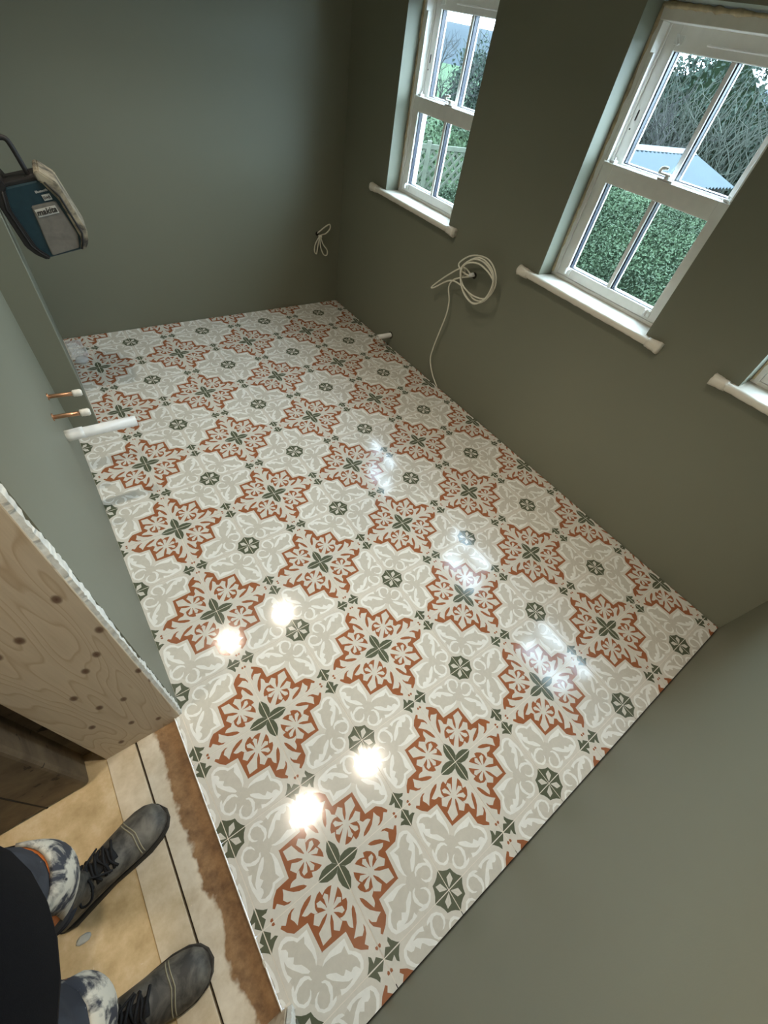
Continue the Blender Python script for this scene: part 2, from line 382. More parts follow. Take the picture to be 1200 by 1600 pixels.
obj('paint_drip', bm, 'drip_grey', smooth=True, origin=(-0.584, 0.240, HZ-0.003), label='flat pale grey dried drip on the tan board between the boots', cat='paint drip')

# ------------------------------------------------------------------ tiled floor
floor = obj('floor', cbox(XL-0.018, XR+0.02, YF-0.02, YB+0.02, -0.05, -0.009), 'dark_gap', kind='structure')
SH = {
'terracotta': [
  [(0.134,0.133),(0.170,0.114),(0.210,0.103),(0.256,0.106),(0.304,0.128),(0.313,0.080),(0.356,0.090),(0.406,0.127),(0.429,0.173),(0.430,0.205),(0.421,0.232),(0.455,0.224),(0.485,0.183),(0.532,0.184),(0.559,0.175),(0.585,0.148),(0.535,0.126),(0.482,0.105),(0.436,0.080),(0.410,0.049),(0.446,0.046),(0.509,0.061),(0.570,0.094),(0.626,0.149),(0.661,0.191),(0.676,0.141),(0.701,0.098),(0.669,0.054),(0.621,0.037),(0.658,0.031),(0.710,0.049),(0.772,0.113),(0.811,0.084),(0.832,0.103),(0.784,0.175),(0.723,0.228),(0.558,0.237),(0.540,0.547)],
],
'cream_over': [
  [(0.134,0.133),(0.169,0.115),(0.225,0.178),(0.285,0.244),(0.295,0.295)],
  [(0.291,0.259),(0.244,0.166),(0.276,0.129),(0.310,0.152),(0.304,0.174),(0.311,0.246)],
  [(0.318,0.265),(0.319,0.226),(0.346,0.157),(0.396,0.152),(0.402,0.190),(0.366,0.221),(0.330,0.272)],
  [(0.323,0.272),(0.461,0.223),(0.512,0.292),(0.466,0.341),(0.404,0.309),(0.331,0.295)],
  [(0.295,0.295),(0.336,0.306),(0.390,0.347),(0.496,0.391),(0.504,0.505)],
  [(0.263,0.263),(0.289,0.246),(0.326,0.255),(0.339,0.285),(0.338,0.314),(0.323,0.324)],
],
'green': [
  [(0.061,0.059),(0.130,0.073),(0.197,0.064),(0.258,0.027),(0.282,-0.008),(0.004,-0.002)],
  [(1.000,0.001),(0.931,0.067),(0.960,0.115),(0.905,0.113),(0.877,0.136),(0.925,0.158),(0.975,0.200),(0.993,0.226)],
  [(0.998,1.002),(0.851,0.852),(0.900,0.840),(0.948,0.816),(1.000,0.776)],
],
'cream_over2': [
  [(0.986,0.985),(0.947,0.890),(0.879,0.879)],
],
'dots': [
  [(0.891,0.005),(0.867,0.006),(0.864,0.033),(0.885,0.036),(0.902,0.021)],
],
'grey': [
  [(0.613,0.614),(0.637,0.586),(0.616,0.511),(0.613,0.299),(0.720,0.294),(0.780,0.237),(0.822,0.213),(0.876,0.211),(0.918,0.232),(0.944,0.336),(0.935,0.517),(0.923,0.576),(0.958,0.659),(0.946,0.735),(0.889,0.784),(0.831,0.793),(0.813,0.817)],
],
'white': [
  [(0.644,0.596),(0.608,0.552),(0.590,0.470),(0.593,0.279),(0.711,0.282),(0.760,0.228),(0.813,0.191),(0.872,0.196),(0.923,0.228),(0.940,0.281),(0.958,0.382),(0.960,0.458),(0.948,0.531),(0.901,0.518),(0.929,0.467),(0.928,0.405),(0.914,0.358),(0.906,0.412),(0.867,0.471),(0.796,0.555),(0.741,0.595),(0.717,0.593),(0.732,0.554),(0.771,0.490),(0.827,0.452),(0.840,0.433),(0.811,0.392),(0.865,0.354),(0.847,0.321),(0.856,0.287),(0.903,0.257),(0.864,0.234),(0.809,0.240),(0.754,0.275),(0.731,0.309),(0.643,0.311),(0.668,0.365),(0.635,0.477),(0.632,0.549)],
  [(0.730,0.661),(0.742,0.617),(0.783,0.585),(0.833,0.576),(0.890,0.602),(0.924,0.626),(0.914,0.573),(0.943,0.590),(0.959,0.627),(0.965,0.683),(0.944,0.742),(0.894,0.791),(0.849,0.798),(0.803,0.774),(0.779,0.730),(0.779,0.705),(0.802,0.743),(0.840,0.765),(0.888,0.762),(0.921,0.729),(0.929,0.692),(0.913,0.654),(0.872,0.626),(0.847,0.626),(0.806,0.617),(0.764,0.628),(0.746,0.654)],
],

}
def mirror(pl): return [(b, a) for a, b in pl]
LAYERS = []   # (material slot, polygon), later ones lie on top
def add(key, slot):
    for pl in SH[key]: LAYERS.append((slot, pl)); LAYERS.append((slot, mirror(pl)))
SLOTS = ['tile_cream', 'tile_grey', 'tile_white', 'tile_terracotta', 'tile_green', 'grout']
add('grey', 1); add('white', 2); add('terracotta', 3); add('cream_over', 0); add('green', 4); add('cream_over2', 0); add('dots', 3)
G = 0.0048          # half joint, in tiles
def clampuv(p): return (min(max(p[0], G), 1-G), min(max(p[1], G), 1-G))
polys = []; vin = [Vector((G, G)), Vector((1-G, G)), Vector((1-G, 1-G)), Vector((G, 1-G))]; ein = [(0, 1), (1, 2), (2, 3), (3, 0)]
for slot, pl in LAYERS:
    q = []
    for p in pl:
        p = clampuv(p)
        if not q or (abs(p[0]-q[-1][0])+abs(p[1]-q[-1][1])) > 0.002: q.append(p)
    polys.append((slot, q)); base = len(vin); vin += [Vector(p) for p in q]
    ein += [(base+k, base+(k+1) % len(q)) for k in range(len(q))]
ov, oe, of, _, _, _ = delaunay_2d_cdt(vin, ein, [], 0, 0.0006)
def inside(p, q):
    c = False
    for k in range(len(q)):
        (x0, y0), (x1, y1) = q[k-1], q[k]
        if (y0 > p[1]) != (y1 > p[1]) and p[0] < (x1-x0)*(p[1]-y0)/(y1-y0)+x0: c = not c
    return c
oslot = []
for f in of:
    c = (sum(ov[i][0] for i in f)/len(f), sum(ov[i][1] for i in f)/len(f)); sl = 0
    for slot, q in polys:
        if inside(c, q): sl = slot
    oslot.append(sl)
def tile_bmesh():
    bm = BM(); V = [bm.verts.new((p[0]*S, p[1]*S, 0)) for p in ov]
    for f, sl in zip(of, oslot):
        try: F = bm.faces.new([V[i] for i in f])
        except ValueError: continue
        F.material_index = sl
    for v in [v for v in bm.verts if not v.link_faces]: bm.verts.remove(v)
    be = [e for e in bm.edges if len(e.link_faces) == 1]
    r = bmesh.ops.extrude_edge_only(bm, edges=be)
    c = Vector((S/2, S/2, 0))
    for v in [g for g in r['geom'] if isinstance(g, bmesh.types.BMVert)]: v.co.z = -0.008
    for F in [g for g in r['geom'] if isinstance(g, bmesh.types.BMFace)]: F.material_index = 0
    bmesh.ops.recalc_face_normals(bm, faces=bm.faces[:])
    return bm
def tile_mesh_from(bm):
    me = D.meshes.new('tile'); bm.to_mesh(me); bm.free()
    for m in SLOTS: me.materials.append(M[m])
    return me
full_tile = tile_mesh_from(tile_bmesh())
gap = 0.004
def tile_at(i, j):
    """tile between lattice lines i..i+1 (towards the front) and j..j+1 (towards the windows)"""
    # star corner of this tile
    si = i if i % 2 == 0 else i+1; sj = j if j % 2 == 0 else j+1
    x0, x1 = j*S, (j+1)*S; y0, y1 = -(i+1)*S, -i*S
    ox, oy = sj*S, -si*S
    xd = 1 if sj == j else -1; yd = 1 if si == i+1 else -1
    k = {(1, 1): 0, (-1, 1): 1, (-1, -1): 2, (1, -1): 3}[(xd, yd)]
    lo_x, hi_x, lo_y, hi_y = XL+0.001, XR-gap, YF+gap, YB-gap
    if y0 > YP-0.08: lo_x = XP+0.004
    if j == -2: lo_x = XL-0.0225; lo_y = YD0+0.003; hi_y = YD1-0.002; 
    if j == -1 and y0 < YD1 and y1 > YD0: lo_x = -9
    if x1 <= lo_x+0.004 or x0 >= hi_x-0.004 or y1 <= lo_y+0.004 or y0 >= hi_y-0.004: return None
    rot = Matrix.Rotation(k*math.pi/2, 4, 'Z'); inv = rot.inverted()
    cuts = []
    if x0 < lo_x: cuts.append(((lo_x, 0), (-1, 0)))
    if x1 > hi_x: cuts.append(((hi_x, 0), (1, 0)))
    if y0 < lo_y: cuts.append(((0, lo_y), (0, -1)))
    if y1 > hi_y: cuts.append(((0, hi_y), (0, 1)))
    if cuts:
        bm = tile_bmesh()
        for (px, py), (nx, ny) in cuts:
            co = inv @ Vector((px-ox if nx else 0, py-oy if ny else 0, 0)); no = inv.to_3x3() @ Vector((nx, ny, 0))
            bmesh.ops.bisect_plane(bm, geom=bm.verts[:]+bm.edges[:]+bm.faces[:], plane_co=co, plane_no=no, clear_outer=True)
            es = [e for e in bm.edges if e.is_boundary and all(abs((v.co-co).dot(no)) < 1e-5 for v in e.verts)]
            r = bmesh.ops.extrude_edge_only(bm, edges=[e for e in es if all(abs(v.co.z) < 1e-6 for v in e.verts)]) if es else {'geom': []}
            for v in [g for g in r['geom'] if isinstance(g, bmesh.types.BMVert)]: v.co.z = -0.008
        if not bm.faces: bm.free(); return None
        me = tile_mesh_from(bm)
    else: me = full_tile
    o = D.objects.new('tile', me); COL.objects.link(o); o.parent = floor
    rr = random.Random(i*31+j)
    o.location = (ox, oy, rr.uniform(-0.0002, 0.0002)); o.rotation_euler = (0, 0, k*math.pi/2)
    return o
for i in range(-14, 2):
    for j in range(-2, 9): tile_at(i, j)
# grout bed shows between the tiles
obj('grout_bed', cbox(XL-0.018, XR-0.012, YF+0.012, YB-0.012, -0.0088, -0.0012), 'grout', parent=floor)
obj('edge_trim', cbox(XL-0.0255, XL-0.0232, YD0, YD1, -0.016, 0.0008), 'trim_metal', parent=floor)

# ------------------------------------------------------------------ windows
XS0 = 1.924
def sash(parent, name, xa, xb, y0, y1, z0, z1, stile, bot, top):
    """a sash as a mesh with bars, glazing bar and two panes as pieces of it"""
    bm = BM()
    box(bm, xa, xb, y0, y0+stile, z0, z1, 0.0025); box(bm, xa, xb, y1-stile, y1, z0, z1, 0.0025)
    box(bm, xa, xb, y0+stile-0.001, y1-stile+0.001, z0, z0+bot, 0.0025); box(bm, xa, xb, y0+stile-0.001, y1-stile+0.001, z1-top, z1, 0.0025)
    s = obj(name, bm, 'frame_white', parent=parent)
    gy0, gy1, gz0, gz1 = y0+stile, y1-stile, z0+bot, z1-top; ym = (gy0+gy1)/2
    obj('glazing_bar', cbox(xa+0.004, xb-0.004, ym-0.009, ym+0.009, gz0, gz1, 0.003), 'frame_white', parent=s)
    for a, b in ((gy0, ym-0.009), (ym+0.009, gy1)):
        g = obj('glass_pane', cbox(xa+0.007, xa+0.011, a+0.0002, b-0.0002, gz0+0.0002, gz1-0.0002), 'glass', parent=s)
        bm = BM(); e = 0.006
        box(bm, xa+0.0115, xb-0.008, b-e, b+0.001, gz0, gz1); box(bm, xa+0.0115, xb-0.008, a-0.001, a+0.003, gz0, gz1); box(bm, xa+0.0115, xb-0.020, a, b, gz0-0.001, gz0+0.003)
        obj('spacer_bar', bm, 'spacer', parent=s)
        bm = BM(); e = 0.0035
        box(bm, xb-0.0078, xb+0.001, b-0.0085, b-0.0045, gz0, gz1); box(bm, xb-0.0078, xb+0.001, a, b, gz0, gz0+e)
        obj('bead', bm, 'frame_white', parent=s)
    return s, (gy0, gy1, gz0, gz1)
def rough_bead(bm, p0, p1, r, seed, n=34):
    rr = random.Random(seed); P = []; R = []
    for k in range(n+1):
        P.append(Vector(p0).lerp(Vector(p1), k/n)); R.append(r*rr.uniform(0.55, 1.35))
    tube(bm, P, R, 7)
def window(idx, y0, y1, sy0, sy1):
    w = thing('window_%d' % idx, None, None, (XS0, (y0+y1)/2, 0.873), kind='structure')
    F0, F1 = 0.873, 1.672
    # box frame
    bm = BM(); j = 0.026
    box(bm, XS0, 2.035, y0, y0+j, F0, F1, 0.002); box(bm, XS0, 2.035, y1-j, y1, F0, F1, 0.002)
    box(bm, XS0, 2.035, y0, y1, F1, F1+0.034, 0.002); box(bm, XS0+0.004, 2.05, y0, y1, WZ0+0.004, F0+0.012, 0.003)
    obj('box_frame', bm, 'frame_white', parent=w)
    bm = BM()
    for yy in (y0+j, y1-j-0.008): box(bm, 1.9695, 1.9765, yy, yy+0.008, F0+0.012, F1, 0.001)
    for yy in (y0+j, y1-j-0.014): box(bm, XS0+0.001, XS0+0.011, yy, yy+0.014, 1.306, 1.60, 0.002)
    obj('parting_bead', bm, 'frame_white', parent=w)
    lo, g = sash(w, 'lower_sash', XS0+0.005, 1.968, y0+j+0.001, y1-j-0.001, 0.887, 1.303, 0.046, 0.038, 0.060)
    up, g2 = sash(w, 'upper_sash', 1.978, 2.018, y0+j+0.001, y1-j-0.001, 1.250, 1.675, 0.048, 0.058, 0.062)
    ym = (y0+y1)/2
    # fitch fastener on the meeting rail
    bm = BM(); box(bm, 1.932, 1.966, ym-0.032, ym+0.032, 1.3032, 1.309, 0.002); tube(bm, [(1.949, ym, 1.309), (1.949, ym, 1.318)], 0.013, 12)
    box(bm, 1.936, 1.962, ym-0.012, ym+0.040, 1.318, 1.324, 0.002); tube(bm, smooth_path([(1.94, ym+0.036, 1.324), (1.938, ym+0.03, 1.336), (1.945, ym+0.012, 1.338)]), 0.006, 8)
    obj('fitch_fastener', bm, 'white_plastic', parent=lo)
    for yy in (y0+j+0.03, y1-j-0.03):
        bm = BM(); box(bm, 1.934, 1.962, yy-0.011, yy+0.011, 1.3032, 1.313, 0.003); tube(bm, [(1.948, yy, 1.313), (1.948, yy, 1.321)], 0.005, 8)
        obj('tilt_latch', bm, 'white_plastic', parent=lo)
    for yy in (y0+j+0.055, y1-j-0.055):
        bm = BM(); box(bm, XS0-0.001, XS0+0.006, yy-0.016, yy+0.016, 0.896, 0.921, 0.002)
        tube(bm, smooth_path([(XS0+0.002, yy, 0.919), (XS0-0.012, yy, 0.923), (XS0-0.018, yy, 0.914), (XS0-0.014, yy, 0.904)]), 0.0065, 8)
        obj('sash_lift', bm, 'white_plastic', parent=lo)
    for yy in (y0+j+0.055, y1-j-0.055):
        bm = BM(); box(bm, 1.974, 1.979, yy-0.016, yy+0.016, 1.628, 1.650, 0.001); tube(bm, smooth_path([(1.977, yy+0.012, 1.648), (1.964, yy, 1.640), (1.962, yy-0.012, 1.628)]), 0.005, 8)
        obj('sash_lift', bm, 'white_plastic', parent=up)
    bm = BM(); tube(bm, [(1.9765, y0+j+0.10, 1.637), (1.9765, y1-j-0.16, 1.637)], 0.003, 6); obj('rail_moulding', bm, 'frame_white', parent=up)
    bm = BM(); box(bm, 1.9755, 1.979, y1-j-0.026, y1-j-0.022, 1.43, 1.46); tube(bm, [(1.9765, y1-j-0.018, 1.405), (1.979, y1-j-0.018, 1.405)], 0.003, 8)
    obj('sash_stop', bm, 'dark_gap', parent=up)
    # rough filler round the frame
    bm = BM(); rough_bead(bm, (XS0+0.004, y1-0.003, 0.885), (XS0+0.004, y1-0.003, F1+0.036), 0.0085, idx*3); rough_bead(bm, (XS0+0.004, y0+0.003, 0.885), (XS0+0.004, y0+0.003, F1+0.036), 0.0075, idx*3+1)
    rough_bead(bm, (XS0+0.002, y0, F1+0.034), (XS0+0.002, y1, F1+0.034), 0.0085, idx*3+2)
    obj('filler_bead', bm, 'filler', parent=w, smooth=True)
    # outer stone sill
    obj('outer_sill', cbox(2.03, 2.11, y0-0.03, y1+0.03, WZ0-0.05, WZ0+0.012, 0.005), 'render_white', parent=w)
    # inner window board: rounded nose, horns with ragged ends
    rr = random.Random(40+idx); n = 44; rings = []
    xf, z0, z1 = 1.797, WZ0, 0.873
    for k in range(n+1):
        y = sy0+(sy1-sy0)*k/n
        inside = y0 <= y <= y1
        e = min(k, n-k)/n
        puff = 0.0035*math.exp(-(e/0.02)**2)+rr.uniform(-0.0008, 0.0012)
        xb_ = XS0+0.012 if inside else XR+0.002
        prof = [(xb_, z0), (xf+0.012, z0-puff)]
        for a in range(-80, 81, 20): prof.append((xf+0.013-(0.013+puff)*math.cos(math.radians(a)), (z0+z1)/2+((z1-z0)/2+puff)*math.sin(math.radians(a))))
        prof += [(xf+0.014, z1+puff), (xb_, z1)]
        rings.append([Vector((p[0], y, p[1])) for p in prof])
    bm = BM(); loft(bm, rings); obj('window_board', bm, 'sill_white', parent=w, smooth=True)
    for yy, sg in ((sy0, -1), (sy1, 1)):
        if yy < YF+0.01: continue
        rg = []
        for k in range(7):
            y = yy-sg*0.05+sg*0.058*k/6; q = []
            for a in range(0, 360, 24):
                rad = 0.0185+0.004*k/6+rr.uniform(-0.0014, 0.0016)
                q.append(Vector((xf+0.016+rad*math.cos(math.radians(a)), y+rr.uniform(-0.002, 0.002), (z0+z1)/2+rad*math.sin(math.radians(a)))))
            rg.append(q)
        bm = BM(); loft(bm, rg); obj('tape_wrap', bm, 'sill_white', parent=w, smooth=True)
    return w
for k, wv in enumerate(WINS): window(k+1, *wv)
# daylight portals in the three openings (sampling aid only)
for k, wv in enumerate(WINS):
    ld = D.lights.new('window_portal', 'AREA'); ld.shape = 'RECTANGLE'; ld.size = wv[1]-wv[0]; ld.size_y = WZ1-WZ0
    lo = D.objects.new('window_portal', ld); COL.objects.link(lo); lo.location = (XO+0.06, (wv[0]+wv[1])/2, (WZ0+WZ1)/2)
    lo.rotation_euler = (math.pi/2, 0, math.pi/2); ld.cycles.is_portal = True

# ================================================================== THINGS IN THE ROOM
# ceiling downlights
LNAMES = ['recessed ceiling downlight above the doorway', 'recessed ceiling downlight in front of the doorway, towards the windows', 'recessed ceiling downlight above the pipe stubs', 'recessed ceiling downlight in the middle of the room']
for (x, y), lab, lw_ in zip(LAMPS, LNAMES, LAMP_W):
    t = thing('downlight', lab, 'ceiling light', (x, y, CEIL), group='ceiling downlights')
    bm = BM(); n = 32
    prof = [(0.030, CEIL-0.001), (0.042, CEIL-0.006), (0.046, CEIL-0.004), (0.047, CEIL+0.0)]
    loft(bm, [[Vector((x+r*math.cos(2*math.pi*k/n), y+r*math.sin(2*math.pi*k/n), z)) for k in range(n)] for r, z in prof], closed_ends=False)
    obj('trim_ring', bm, 'white_plastic', parent=t, smooth=True)
    bm = BM(); loft(bm, [[Vector((x+0.028*math.cos(2*math.pi*k/n), y+0.028*math.sin(2*math.pi*k/n), z)) for k in range(n)] for z in (CEIL-0.0015, CEIL-0.0005)])
    obj('lamp_lens', bm, 'lamp_glow', parent=t)
    ld = D.lights.new('downlight_lamp', 'SPOT'); ld.energy = lw_; ld.color = LAMP_COL; ld.spot_size = math.radians(115); ld.spot_blend = 1.0; ld.shadow_soft_size = 0.028
    lo = D.objects.new('downlight_lamp', ld); COL.objects.link(lo); lo.parent = t; lo.location = (0, 0, -0.02)

t = thing('hall_fill_globe', 'added round fill light on the hall ceiling, out of view', 'ceiling light', (-0.98, 0.42, CEIL))  # unseen globe, added to brighten the boots and the pine lining
bm = BM(); q = bmesh.ops.create_icosphere(bm, subdivisions=3, radius=0.09); bmesh.ops.translate(bm, verts=q['verts'], vec=(-0.98, 0.42, CEIL-0.09)); obj('fill_globe_ball', bm, 'fill_globe_glow', parent=t, smooth=True)
bm = BM(); tube(bm, [(-0.98, 0.42, CEIL-0.012), (-0.98, 0.42, CEIL)], 0.06, 24); obj('fill_globe_plate', bm, 'white_plastic', parent=t)
# cut-off pipes for the basin
def pipe(name, p0, p1, r, mats, label, cat, cap_len=0.032, cap_r=0.012):
    p0, p1 = Vector(p0), Vector(p1); d = (p1-p0).normalized()
    t = thing(name, label, cat, p0)
    bm = BM(); tube(bm, [p0-d*0.03, p0.lerp(p1, 0.5), p1-d*cap_len*0.4], r, 16); obj('pipe', bm, mats, parent=t, smooth=True)
    bm = BM(); q = p1-d*cap_len
    tube(bm, [q, q+d*0.004, q+d*0.008, q+d*0.012, q+d*0.018, q+d*0.026, p1], [cap_r*0.8, cap_r*1.05, cap_r, cap_r*1.1, cap_r*1.06, cap_r*1.1, cap_r*0.75], 16); obj('taped_end', bm, 'ptfe', parent=t, smooth=True)
    bm = BM(); tube(bm, [p0-d*0.001, p0+d*0.004], r*1.7, 16); obj('wall_collar', bm, 'copper', parent=t)
    return t
pipe('copper_pipe_stub', (XL, 1.763, 0.466), (-0.1135, 1.763, 0.457), 0.0075, 'copper', 'copper pipe stub with white taped end, further from the pine board', 'pipe')
pipe('copper_pipe_stub', (XL, 1.574, 0.506), (-0.1115, 1.574, 0.497), 0.0075, 'copper', 'copper pipe stub with white taped end, nearer the pine board', 'pipe')
def hollow(bm, p0, p1, r, ri, sides=24):
    p0, p1 = Vector(p0), Vector(p1); u, w = frame_of(p1-p0); d = (p1-p0).normalized()
    rg = lambda c, q: [c+(u*math.cos(2*math.pi*k/sides)+w*math.sin(2*math.pi*k/sides))*q for k in range(sides)]
    loft(bm, [rg(p0, r), rg(p1, r), rg(p1, ri), rg(p1-d*0.1, ri)], closed_ends=False)
t = thing('waste_pipe', 'long white plastic waste pipe sticking out below the copper stubs', 'pipe', (XL, 1.66, 0.355))
bm = BM(); hollow(bm, (XL-0.03, 1.66, 0.358), (0.021, 1.66, 0.353), 0.020, 0.0175); obj('pipe', bm, 'white_plastic', parent=t, smooth=True)
bm = BM(); rr = random.Random(5)
loft(bm, [[Vector((x, 1.66+(0.0203+0.0022*rr.random())*math.cos(2*math.pi*k/20), 0.3575+(0.0203+0.0022*rr.random())*math.sin(2*math.pi*k/20))) for k in range(20)] for x in (XL-0.002, XL+0.02, XL+0.045, XL+0.06)])
obj('torn_sleeve', bm, 'wire_tape', parent=t, smooth=True)
t = thing('overflow_pipe', 'short white pipe stub low on the window wall', 'pipe', (XR, 2.316, 0.078))
bm = BM(); hollow(bm, (XR+0.02, 2.316, 0.078), (1.712, 2.316, 0.082), 0.0165, 0.0135); obj('pipe', bm, 'white_plastic', parent=t, smooth=True)
bm = BM(); tube(bm, [(XR-0.002, 2.316, 0.078), (XR+0.002, 2.316, 0.078)], 0.024, 20); obj('wall_hole', bm, 'dark_gap', parent=t)

# coiled cable on the window wall
t = thing('coiled_cable', 'coil of white cable hanging on window wall with tail to the floor', 'cable', (1.825, 1.70, 0.72))
rr = random.Random(11); pts = [(1.832, 1.70, 0.722), (1.80, 1.70, 0.722)]
loops = [[(1.763, 0.719), (1.806, 0.745), (1.735, 0.808), (1.623, 0.833), (1.550, 0.800), (1.522, 0.734), (1.560, 0.652), (1.644, 0.609), (1.729, 0.643), (1.775, 0.698)],
         [(1.743, 0.768), (1.645, 0.798), (1.531, 0.762), (1.546, 0.675), (1.635, 0.648), (1.724, 0.668)],
         [(1.770, 0.735), (1.70, 0.805), (1.61, 0.815), (1.535, 0.775), (1.535, 0.69), (1.60, 0.622), (1.69, 0.632), (1.745, 0.69)],
         [(1.76, 0.755), (1.67, 0.822), (1.57, 0.808), (1.528, 0.745), (1.55, 0.665), (1.625, 0.632), (1.715, 0.655)]]
xo = [1.778, 1.768, 1.760, 1.772]
for lp, x in zip(loops, xo):
    for (y, z) in lp: pts.append((x+rr.uniform(-0.005, 0.005), y-0.02, z+0.010))
pts += [(1.79, 1.827, 0.651), (1.786, 1.940, 0.567), (1.786, 1.956, 0.569), (1.79, 1.861, 0.665), (1.788, 1.758, 0.744), (1.792, 1.70, 0.735)]
bm = BM(); tube(bm, smooth_path(pts, 6), 0.0040, 8); obj('cable_coil', bm, 'cable_white', parent=t, smooth=True)
tail = [(1.790, 1.70, 0.720), (1.788, 1.799, 0.668), (1.790, 1.828, 0.615), (1.795, 1.803, 0.548), (1.797, 1.799, 0.467), (1.80, 1.822, 0.344), (1.802, 1.842, 0.227), (1.804, 1.842, 0.148), (1.808, 1.793, 0.066), (1.818, 1.735, 0.006)]
bm = BM(); tube(bm, smooth_path(tail, 6), 0.0040, 8); obj('cable_tail', bm, 'cable_white', parent=t, smooth=True)
bm = BM(); tube(bm, [(1.785, 1.672, 0.742), (1.785, 1.692, 0.730)], 0.010, 10); obj('tape_end', bm, 'wire_tape', parent=t)
bm = BM(); tube(bm, [(XR-0.0015, 1.70, 0.722), (XR+0.002, 1.70, 0.722)], 0.016, 16); obj('wall_hole', bm, 'dark_gap', parent=t)
bm = BM(); tube(bm, smooth_path([(1.790, 1.745, 0.70), (1.775, 1.75, 0.72), (1.79, 1.755, 0.745), (1.80, 1.745, 0.72), (1.784, 1.742, 0.70)]), 0.0034, 8); obj('cable_tie', bm, 'cable_white', parent=t, smooth=True)
# tied cable on the back wall
t = thing('tied_cable', 'short looped white cable tied in a bow on the back wall', 'cable', (1.64, 3.07, 0.486))
bp = [(1.642, 3.09, 0.486), (1.657, 3.065, 0.513), (1.692, 3.05, 0.543), (1.724, 3.055, 0.550), (1.730, 3.06, 0.522), (1.695, 3.055, 0.495), (1.648, 3.05, 0.485), (1.612, 3.055, 0.434), (1.608, 3.06, 0.385), (1.625, 3.06, 0.367), (1.634, 3.06, 0.412), (1.643, 3.05, 0.473), (1.655, 3.055, 0.411), (1.684, 3.06, 0.358), (1.712, 3.06, 0.352), (1.710, 3.055, 0.387), (1.671, 3.05, 0.431), (1.648, 3.048, 0.481)]
bm = BM(); tube(bm, smooth_path(bp, 6), 0.0042, 8); obj('cable_loops', bm, 'cable_white', parent=t, smooth=True)
bm = BM(); tube(bm, [(1.638, 3.058, 0.478), (1.656, 3.044, 0.484)], 0.009, 10); obj('cable_knot', bm, 'cable_white', parent=t)
bm = BM(); tube(bm, [(1.640, YB-0.0015, 0.488), (1.640, YB+0.001, 0.488)], 0.013, 14); obj('wall_hole', bm, 'dark_gap', parent=t)

# crumpled clear film in the back corner
t = thing('plastic_wrapper', 'crumpled clear plastic wrapper on tiles in the back corner', 'wrapper', (-0.06, 2.86, 0.0))
def crumple(bm, x0, x1, y0, y1, h, seed, nx=12, ny=12):
    rr = random.Random(seed); V = {}
    for a in range(nx+1):
        for b in range(ny+1):
            e = min(a, nx-a, b, ny-b)
            V[a, b] = bm.verts.new((x0+(x1-x0)*a/nx+rr.uniform(-1, 1)*0.002, y0+(y1-y0)*b/ny+rr.uniform(-1, 1)*0.003, 0.0015+(h*abs(rr.gauss(0, 0.5))+h*0.4 if e > 0 else 0.0)))
    for a in range(nx):
        for b in range(ny): bm.faces.new((V[a, b], V[a+1, b], V[a+1, b+1], V[a, b+1]))
bm = BM(); crumple(bm, XP+0.004, -0.020, 2.845, 2.945, 0.007, 4); obj('film_sheet', bm, 'film', parent=t)
bm = BM(); crumple(bm, XP+0.004, -0.028, 2.955, 3.045, 0.004, 6); obj('film_fold', bm, 'film', parent=t)
bm = BM(); blob(bm, (-0.066, 2.79, 0.014), 0.036, 9, 0.36, 1.0, 1.1); obj('film_wad', bm, 'film', parent=t, smooth=True)

# ------------------------------------------------------------------ jobsite radio hung on the wall
RT = thing('jobsite_radio', 'teal and grey jobsite radio with carry handle by the left wall', 'radio', (-0.02, 2.30, 0.70))
RW, RH, RD = 0.268, 0.265, 0.15
RO = Vector((-0.006, 2.315, 0.838)); ROLL = math.radians(13)      # middle of the front face
rx = Vector((math.cos(ROLL), 0.0, math.sin(ROLL))); rz = Vector((-math.sin(ROLL), 0.0, math.cos(ROLL))); ry = Vector((0, 1, 0))
YAW = math.radians(-6); Rm = Matrix.Rotation(YAW, 3, 'Z')
rx = Rm @ rx; ry = Rm @ ry; rz = Rm @ rz
def RP(a, b, c): return RO+rx*a+ry*b+rz*c           # a right, b back, c up
def rplace(bm):
    for v in bm.verts: v.co = RP(*v.co)
    return bm
A0 = 0.02
def body_ring(b, k):
    pts2 = [(-0.098, 0.075), (-0.080, 0.122), (0.080, 0.122), (0.098, 0.075), (0.092, -0.075), (0.066, -0.112), (-0.066, -0.112), (-0.092, -0.075)]
    return [Vector((A0+p[0]*k, b, p[1]*k)) for p in pts2]
bm = BM(); loft(bm, [body_ring(0.0, 0.965), body_ring(0.006, 1.0), body_ring(0.12, 1.0), body_ring(0.13, 0.95)]); rb = obj('radio_body', rplace(bm), 'radio_teal', parent=RT)
# rubber end bumpers: chunky bars with chamfered corners down both sides
for sg, m in ((1, 'radio_bumper'), (-1, 'radio_black')):
    out = [(0.055, 0.150), (0.072, 0.152), (0.108, 0.108), (0.116, -0.055), (0.100, -0.088), (0.074, -0.113)]
    inn = [(0.058, -0.108), (0.082, -0.070), (0.083, 0.060), (0.060, 0.120), (0.050, 0.126)]
    bm = BM(); prism(bm, [(A0+sg*p[0], p[1]) for p in out+inn], 1, -0.014, 0.142)
    bmesh.ops.recalc_face_normals(bm, faces=bm.faces[:]); bmesh.ops.bevel(bm, geom=bm.edges[:], offset=0.004, segments=2, affect='EDGES')
    eb = obj('end_bumper', rplace(bm), m, parent=RT)
    bm = BM(); tube(bm, [(A0+sg*p[0]*0.94, -0.0145, p[1]) for p in ((0.075, 0.118), (0.098, 0.07), (0.101, -0.055), (0.085, -0.085), (0.067, -0.105))], 0.0035, 8); obj('bumper_rib', rplace(bm), 'radio_black', parent=eb, smooth=True)
